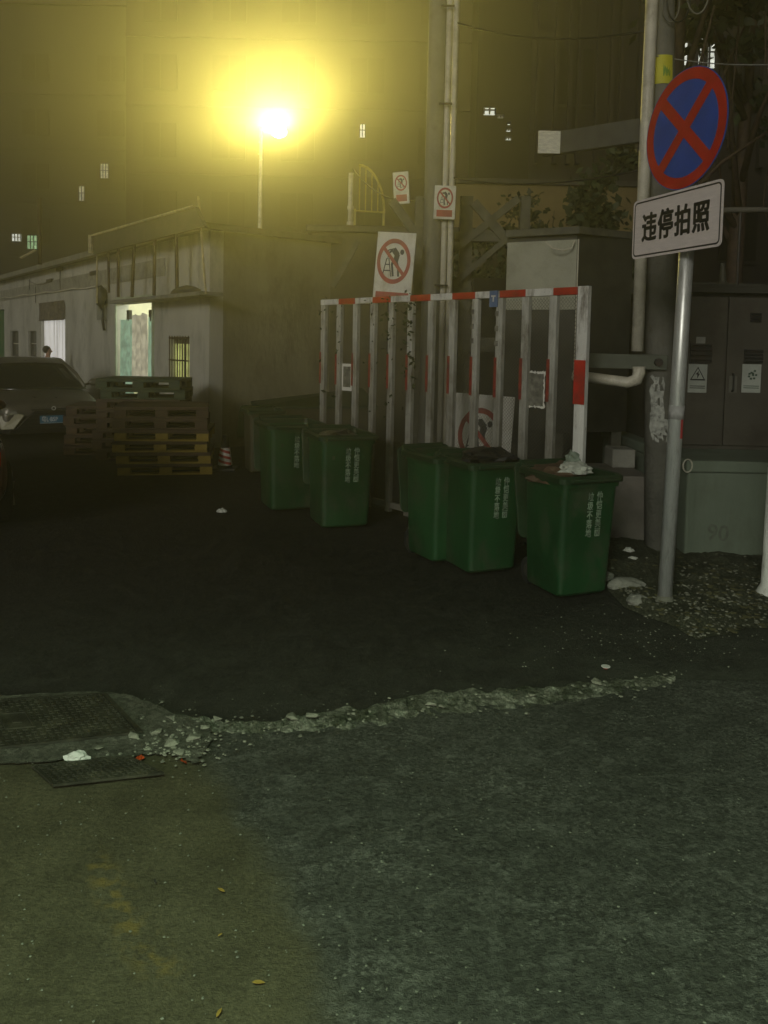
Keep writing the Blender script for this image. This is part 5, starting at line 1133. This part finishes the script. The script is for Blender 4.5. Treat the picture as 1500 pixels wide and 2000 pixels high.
# ================================================================== MANHOLE COVERS
m_iron = mat("worn_cast_iron", (0.060, 0.060, 0.042), 0.55, 0.35, var=0.45, vscale=9, grime=(0.12, 0.115, 0.075), gscale=8, gamount=0.7, bump=0.3)
def cover(label, c00, c10, c11, c01, z, nx, ny, gap=0.02):
    P00, P10, P11, P01 = [G(*c) for c in (c00, c10, c11, c01)]; ctr = (P00 + P10 + P11 + P01) / 4
    t = thing("manhole_cover", label, "manhole cover", (ctr.x, ctr.y, z))
    Q = lambda u, v: (P00 * (1 - u) * (1 - v) + P10 * u * (1 - v) + P11 * u * v + P01 * (1 - u) * v) - ctr
    def slab(u0, v0, u1, v1, z0, z1, mb): c = [Q(u0, v0), Q(u1, v0), Q(u1, v1), Q(u0, v1)]; mb.loft([[(p.x, p.y, z0) for p in c], [(p.x, p.y, z1) for p in c]])
    fw = 0.025
    mb = MB(); slab(-fw, -fw, 1 + fw, 0, 0, .010, mb); slab(-fw, 1, 1 + fw, 1 + fw, 0, .010, mb); slab(-fw, 0, -.001, 1, 0, .010, mb); slab(1.001, 0, 1 + fw, 1, 0, .010, mb); mb.build("frame", m_iron, t)
    mb = MB(); slab(.012, .012, .988, .988, 0.0, .006, mb); mb.build("plate", m_iron, t)
    mb = MB(); r_ = random.Random(nx)
    for i in range(nx):
        for j in range(ny):
            u, v = (i + .5) / nx, (j + .5) / ny
            if .42 < u < .58 and .3 < v < .7 and nx > 20: continue
            du, dv = (.34 / nx, .16 / ny) if (i + j) % 2 else (.16 / nx, .34 / ny)
            if r_.random() < .07: continue
            slab(u - du, v - dv, u + du, v + dv, .0061, .0105, mb)
    k = mb.build("tread_lugs", m_iron, t); k["kind"] = "stuff"
    if nx > 20:
        mb = MB(); slab(.43, .32, .57, .34, .0061, .0115, mb); slab(.43, .66, .57, .68, .0061, .0115, mb); slab(.43, .34, .44, .66, .0061, .0115, mb); slab(.56, .34, .57, .66, .0061, .0115, mb); slab(.48, .45, .52, .55, .0061, .009, mb); mb.build("centre_panel", m_iron, t)
    return t
cover("large iron manhole cover with a worn tread pattern in the cracked concrete strip", (-170, 1490), (268, 1442), (200, 1368), (-190, 1392), 0.024, 30, 16)
cover("small iron cover below the large one, beside the crumpled white tissue", (108, 1547), (314, 1524), (250, 1492), (66, 1510), 0.024, 14, 9)

# ================================================================== RUBBLE, LITTER
rnd = random.Random(5)
m_rub = mat("broken_concrete_chunk", (0.26, 0.26, 0.20), 0.9, var=0.5, bump=0.5, bscale=40)
def chip(name, label, cat, c, s_, m, seed, group=None, *a_):
    rn = random.Random(seed); bm = bmesh.new()
    for k in range(13): bm.verts.new((rn.uniform(-1, 1) * s_[0], rn.uniform(-1, 1) * s_[1], max(-.4, rn.uniform(-1, 1)) * s_[2]))
    q_ = bmesh.ops.convex_hull(bm, input=bm.verts); bmesh.ops.delete(bm, geom=[v for v in bm.verts if not v.link_faces], context='VERTS')
    me = bpy.data.meshes.new(name); bm.to_mesh(me); bm.free(); me.materials.append(m); o = bpy.data.objects.new(name, me); COL.objects.link(o); o.location = c
    md = o.modifiers.new("bevel", 'BEVEL'); md.width = .003; md.segments = 1; return tag(o, label, cat, group)
chunks = [(262, 1448, 30, 'beside the large cover corner'), (305, 1440, 26, 'between the large cover and the kerb crack'), (340, 1462, 38, 'at the end of the broken kerb'), (378, 1452, 30, 'on the kerb line near the orange wrapper'), (350, 1482, 24, 'touching the orange wrapper'), (425, 1416, 22, 'on the left end of the kerb'), (400, 1432, 20, 'just below the kerb end'), (330, 1415, 22, 'in the crack above the kerb end'), (575, 1412, 34, 'at the pale broken middle of the kerb'), (610, 1408, 26, 'right of the pale kerb break'), (840, 1384, 22, 'on the mossy kerb middle'), (862, 1390, 18, 'on the outer lip of the kerb middle'), (1165, 1342, 26, 'on the kerb below the red cap'), (1040, 1368, 20, 'on the kerb between the two mossy lumps'), (196, 1474, 24, 'beside the crumpled tissue')]
for i, (x, y, w, where) in enumerate(chunks):
    g = G(x, y); r_ = w / 1540 * g.y * 0.5
    size = "large" if w > 28 else "small"
    chip("concrete_chunk", f"{size} pale broken concrete chunk {where}", "rubble", (g.x, g.y, 0.028), (r_ * 1.1, r_ * .8, r_ * .45), m_rub, i * 3 + 1, "broken concrete chunks along the kerb", 2, .7)
def scatter(name, label, cnt, fx, m, smin, smax, zf, flatk=.4, seed=1):
    rn = random.Random(seed); mb = MB()
    for k in range(cnt):
        x, y = fx(rn); s = rn.uniform(smin, smax) ** 1.0; z = zf(x, y)
        a = rn.uniform(0, 6.28); c, sn = math.cos(a), math.sin(a); pts = [(1, 0), (.3, .8), (-.8, .4), (-.6, -.7), (.5, -.6)]
        b = [(x + (u * c - v * sn) * s, y + (u * sn + v * c) * s, z) for u, v in pts]; tp_ = [(x + (u * c - v * sn) * s * .6, y + (u * sn + v * c) * s * .6, z + s * flatk) for u, v in pts]
        mb.loft([b, tp_], caps=(False, True))
    o = mb.build(name, m, fix=False); return tag(o, label, "debris", None, "stuff")
def kerb_pt(rn):
    u = rn.random() * (len(kp) - 1); k = int(u); t = u - k; return lambda off: G(kp[k][0] + (kp[k + 1][0] - kp[k][0]) * t, kp[k][1] + (kp[k + 1][1] - kp[k][1]) * t + off)
def f1(rn): p = kerb_pt(rn)(rn.gauss(4, 12)); return p.x, p.y
scatter("gravel", "small broken mortar bits spilled along the kerb", 240, f1, m_rub, .003, .014, lambda x, y: .012, seed=2)
def f2(rn): p = G(rn.gauss(345, 60), rn.gauss(1462, 22)); return p.x, p.y
scatter("gravel", "loose mortar bits round the end of the kerb by the covers", 160, f2, m_rub, .003, .012, lambda x, y: .022, seed=3)
def f3(rn): return rn.uniform(xl + .05, xr), rn.uniform(4.9, 7.0)
scatter("gravel", "loose stones scattered over the earth mound", 1400, lambda rn: (lambda x: (x, front(x) + abs(rn.gauss(0, .6))))(rn.uniform(xl + .05, xr)), mat("dusty_stone", (0.22, 0.22, 0.17), 0.9), .004, .018, lambda x, y: earth_z(x, y) - .002, seed=4)
scatter("dry_leaves", "dry leaves and scraps littering the earth mound", 420, lambda rn: (lambda x: (x, front(x) + abs(rn.gauss(0, .7))))(rn.uniform(xl + .05, xr)), mat("dry_leaf", (0.16, 0.15, 0.07), 0.8, var=.5), .012, .032, lambda x, y: earth_z(x, y) + .004, .08, seed=5)
def f5(rn): p = G(rn.gauss(1220, 130), rn.gauss(1245, 32)); return p.x, p.y
scatter("glinting_grit", "pale glinting grit on the wet gutter before the bins", 150, f5, mat("pale_grit", (0.55, 0.58, 0.45), 0.25), .002, .0065, lambda x, y: .002, seed=6)
def f6(rn): return rn.uniform(-1.6, 3.2), rn.uniform(1.6, 3.9)
scatter("grit", "scattered grit over the worn apron", 1500, f6, mat("dull_grit", (0.20, 0.21, 0.16), 0.8), .0015, .006, lambda x, y: .010, seed=7)
crumple("tissue", "crumpled white tissue between the two manhole covers", "tissue", G(150, 1484, .022) + Vector((0, 0, .01)), (.042, .022, .022), m_tissue, 12)
crumple("tissue", "small white crumpled tissue alone on the dark road", "tissue", G(433, 1000) + Vector((0, 0, .006)), (.048, .03, .03), m_bag, 15)
crumple("tissue", "white tissue on the ground behind the end bin", "tissue", G(1228, 1078, .05) + Vector((0, 0, .01)), (.04, .03, .025), m_tissue, 16)
crumple("tissue", "white tissue scrap at the mound's foot beside the first tissue", "tissue", G(1236, 1094, .05) + Vector((0, 0, .01)), (.035, .025, .018), m_tissue, 18)
m_or = mat("orange_wrapper", (0.50, 0.07, 0.015), 0.4)
def scrap(name, label, cat, px, py, s, m, z=.02, seed=0, rx=.3):
    g = G(px, py, z); mb = MB(); n = 4
    for i in range(n + 1):
        for j in range(n + 1): mb.v.append(((i / n - .5) * s[0], (j / n - .5) * s[1], .006 + .006 * noise.noise(Vector((i * .9, j * .9, seed)))))
    for i in range(n):
        for j in range(n): a = i * (n + 1) + j; mb.f.append((a, a + n + 1, a + n + 2, a + 1))
    o = mb.build(name, m, loc=(g.x, g.y, z), rot=(rx, 0, seed)); return tag(o, label, cat)
scrap("wrapper", "flat orange wrapper near the large cover's corner", "wrapper", 272, 1483, (.035, .022), m_or, .024, 1)
scrap("wrapper", "small orange and yellow wrapper by the largest chunk", "wrapper", 357, 1489, (.02, .03), m_or, .024, 2, .6)
g = G(1183, 1307); cp = thing("bottle_cap", "red and white plastic cap on the dark road above the kerb", "cap", (g.x, g.y, .004))
MB().tube([(0, 0, 0), (0, 0, .010)], [.012, .02], 16).build("cap_side", m_rref, cp); MB().tube([(0, 0, .0105), (0, 0, .0135)], .0245, 18).build("cap_top", m_wref, cp)
m_lf = mat("yellow_leaf", (0.40, 0.27, 0.05), 0.6, var=.4)
for i, (x, y, s, lab) in enumerate(((505, 1921, .018, "pale yellow leaf lying flat near the frame's lower edge"), (428, 1980, .015, "narrow orange leaf lowest on the pavement"), (432, 1740, .015, "thin yellow leaf in the middle of the olive pavement"), (430, 1828, .008, "tiny orange leaf between two yellow ones"), (303, 1724, .012, "dark curled leaf beside the yellow stain"))):
    g = G(x, y, .018); mb = MB(); a = i * 1.3
    pts = [(-1, 0), (-.5, .28), (.2, .33), (1, 0), (.2, -.3), (-.5, -.25)]; mb.loft([[(u * s * math.cos(a) - v * s * math.sin(a), u * s * math.sin(a) + v * s * math.cos(a), .004 + .004 * abs(v)) for u, v in pts], [(u * s * math.cos(a) - v * s * math.sin(a), u * s * math.sin(a) + v * s * math.cos(a), .0055 + .004 * abs(v)) for u, v in pts]])
    tag(mb.build("leaf", m_lf if i != 4 else m_dark, loc=(g.x, g.y, .017)), lab, "leaf")
for i, (x, y, w, h_) in enumerate(((1225, 1148, 60, .06), (1180, 1130, 40, .045), (1250, 1180, 35, .05))):
    g = G(x, y, .03); crumple("kerb_stone", ["long pale kerb stone edging the mound beside the end bin", "short kerb stone half under the end bin", "rounded kerb stone before the steel sign pole"][i], "kerb stone", (g.x, g.y + .05, .03), (w / 1540 * g.y * .6, .07, h_), m_conc, 30 + i, None, 3, .4)

# ================================================================== VEGETATION
def tree(name, label, base, h, spread, nleaf, seed, cat="tree", trunk_r=.12, zmin=.45, m=None, leafs=(.07, .16), hang=0, cen=None):
    rn = random.Random(seed); t = thing(name, label, cat, base)
    mb = MB(); top = Vector((rn.uniform(-.2, .2), 0, h * .75)); mb.tube([(0, 0, -.05), (.04, .02, h * .3), (top.x * .6, .05, h * .55), top], [trunk_r, trunk_r * .8, trunk_r * .55, trunk_r * .25], 9)
    tips = []
    for k in range(9):
        a = rn.uniform(0, 6.28); z0 = h * rn.uniform(.35, .7); e = Vector((math.cos(a) * spread * rn.uniform(.5, .95), math.sin(a) * spread * rn.uniform(.5, .95), z0 + h * rn.uniform(.08, .3)))
        mb.tube([(top.x * .5, 0, z0), e * .5 + Vector((0, 0, z0 * .5 + .1)), e], [trunk_r * .35, trunk_r * .22, trunk_r * .08], 6); tips.append(e)
    mb.build("trunk", m_rust if cat == "tree" else m_vine, t, smooth=True)
    mb = MB(); cl = []
    for k in range(26):
        e = rn.choice(tips); cl.append((e + Vector((rn.gauss(0, spread * .25), rn.gauss(0, spread * .25), rn.gauss(0, h * .06))), rn.uniform(.25, .55) * spread * .6))
    for k in range(nleaf):
        c, r_ = rn.choice(cl); p = c + Vector((rn.gauss(0, 1), rn.gauss(0, 1), rn.gauss(0, .7))) * r_ * .55
        if p.z < h * zmin: continue
        leaf(mb, p, rn.uniform(*leafs), rn)
    mb.build("crown", m or m_vine, t, fix=False)
    if hang:
        for k in range(hang):
            e = rn.choice(tips); L_ = rn.uniform(.8, 2.0); x, y = e.x + rn.gauss(0, .3), e.y + rn.gauss(0, .2)
            MB().tube([(x, y, e.z), (x + rn.gauss(0, .08), y, e.z - L_ * .5), (x + rn.gauss(0, .15), y, e.z - L_)], .012, 5).build("aerial_root", m_rust, t, smooth=True)
    return t
g = D(1180, 440, 12.3); tree("shrub", "dense dark shrub rising above the grey switch cabinet", (g.x, 12.3, 0), 4.6, 1.0, 5000, 21, "shrub", .05, .55, leafs=(.08, .2))
g = D(1075, 430, 12.8); tree("shrub", "thin spindly shrub between the cabinet and the braced frame", (g.x, 12.8, 0), 4.5, .55, 1500, 22, "shrub", .04, .5, leafs=(.06, .16))
g = D(935, 430, 13.5); tree("shrub", "leggy shrub behind the crossed braces under the glow", (g.x, 13.5, 0), 4.2, .8, 1800, 25, "shrub", .04, .5, leafs=(.06, .16))
g = D(1450, 200, 11.5); tree("banyan_tree", "dark tree with hanging roots behind the round traffic sign", (g.x, 11.6, 0), 8.8, 1.35, 2400, 23, "tree", .16, .55, leafs=(.10, .24), hang=8)
g = D(1245, 20, 9.6); tree("banyan_tree", "dark overhanging tree above the thick utility pole", (g.x + .6, 10.0, 0), 9.6, 1.3, 2600, 26, "tree", .13, .62, leafs=(.09, .2), hang=8)
m_bare = m_rust
# overhead wires and cable loops on the thick pole
def wire(label, p, q, sag, r=.008, m=m_black, n=14):
    p, q = Vector(p), Vector(q); pts = [p.lerp(q, k / n) - Vector((0, 0, 4 * sag * (k / n) * (1 - k / n))) for k in range(n + 1)]
    o = MB().tube([x - p for x in pts], r, 5).build("overhead_wire", m, loc=p, smooth=True); return tag(o, label, "wire", "overhead wires")
m_wl = mat("pale_grey_wire", (0.35, 0.36, 0.36), 0.5)
wire("thin pale wire running from the thick pole past the lit windows", D(1262, 105, pu.y - .15), D(1560, 122, pu.y + .3), .05, .005, m_wl)
wire("dark wire from the thick pole across the tower towards the conduit pole", D(1262, 60, pu.y), D(880, 40, YP), .12, .010)
wire("low dark wire sagging from the conduit pole to the thick pole below the beam", D(872, 345, YP), D(1260, 330, pu.y), .10, .009)
wire("dark wire leaving the conduit pole towards the shed roof", D(860, 380, YP), D(690, 330, 14.2), .25, .012)
lp = thing("cable_coil", "loops of slack cable hanging on the thick utility pole above the yellow poster", "cable", (pu.x, pu.y, D(1290, 60, pu.y).z))
for k, (dx, dz, r_) in enumerate(((-.16, .15, .10), (-.10, .2, .14), (.05, .25, .13))):
    MB().tube([(dx + r_ * .7 * math.sin(a), -.16 - .01 * k, dz + r_ * 1.4 * math.cos(a)) for a in [j * math.pi / 9 for j in range(19)]], .007, 6, False).build("cable_loop", m_black if k % 2 else m_trim, lp, smooth=True)

# ================================================================== HAZE (one closed box round everything, added to spread the lamp's glow)
hz_ = MB().b2((-92, -42, -1.0), (92, 112, 29.0)).build("haze", None); tag(hz_, kind="stuff")
mh = bpy.data.materials.new("lamp_glow_haze"); mh.use_nodes = True; nt = mh.node_tree; nt.nodes.clear()
vo = nt.nodes.new('ShaderNodeVolumePrincipled'); oo = nt.nodes.new('ShaderNodeOutputMaterial'); nt.links.new(vo.outputs[0], oo.inputs['Volume'])
vo.inputs['Density'].default_value = 0.0105; vo.inputs['Color'].default_value = (0.92, 0.92, 0.88, 1); vo.inputs['Anisotropy'].default_value = 0.80
hz_.data.materials.append(mh)
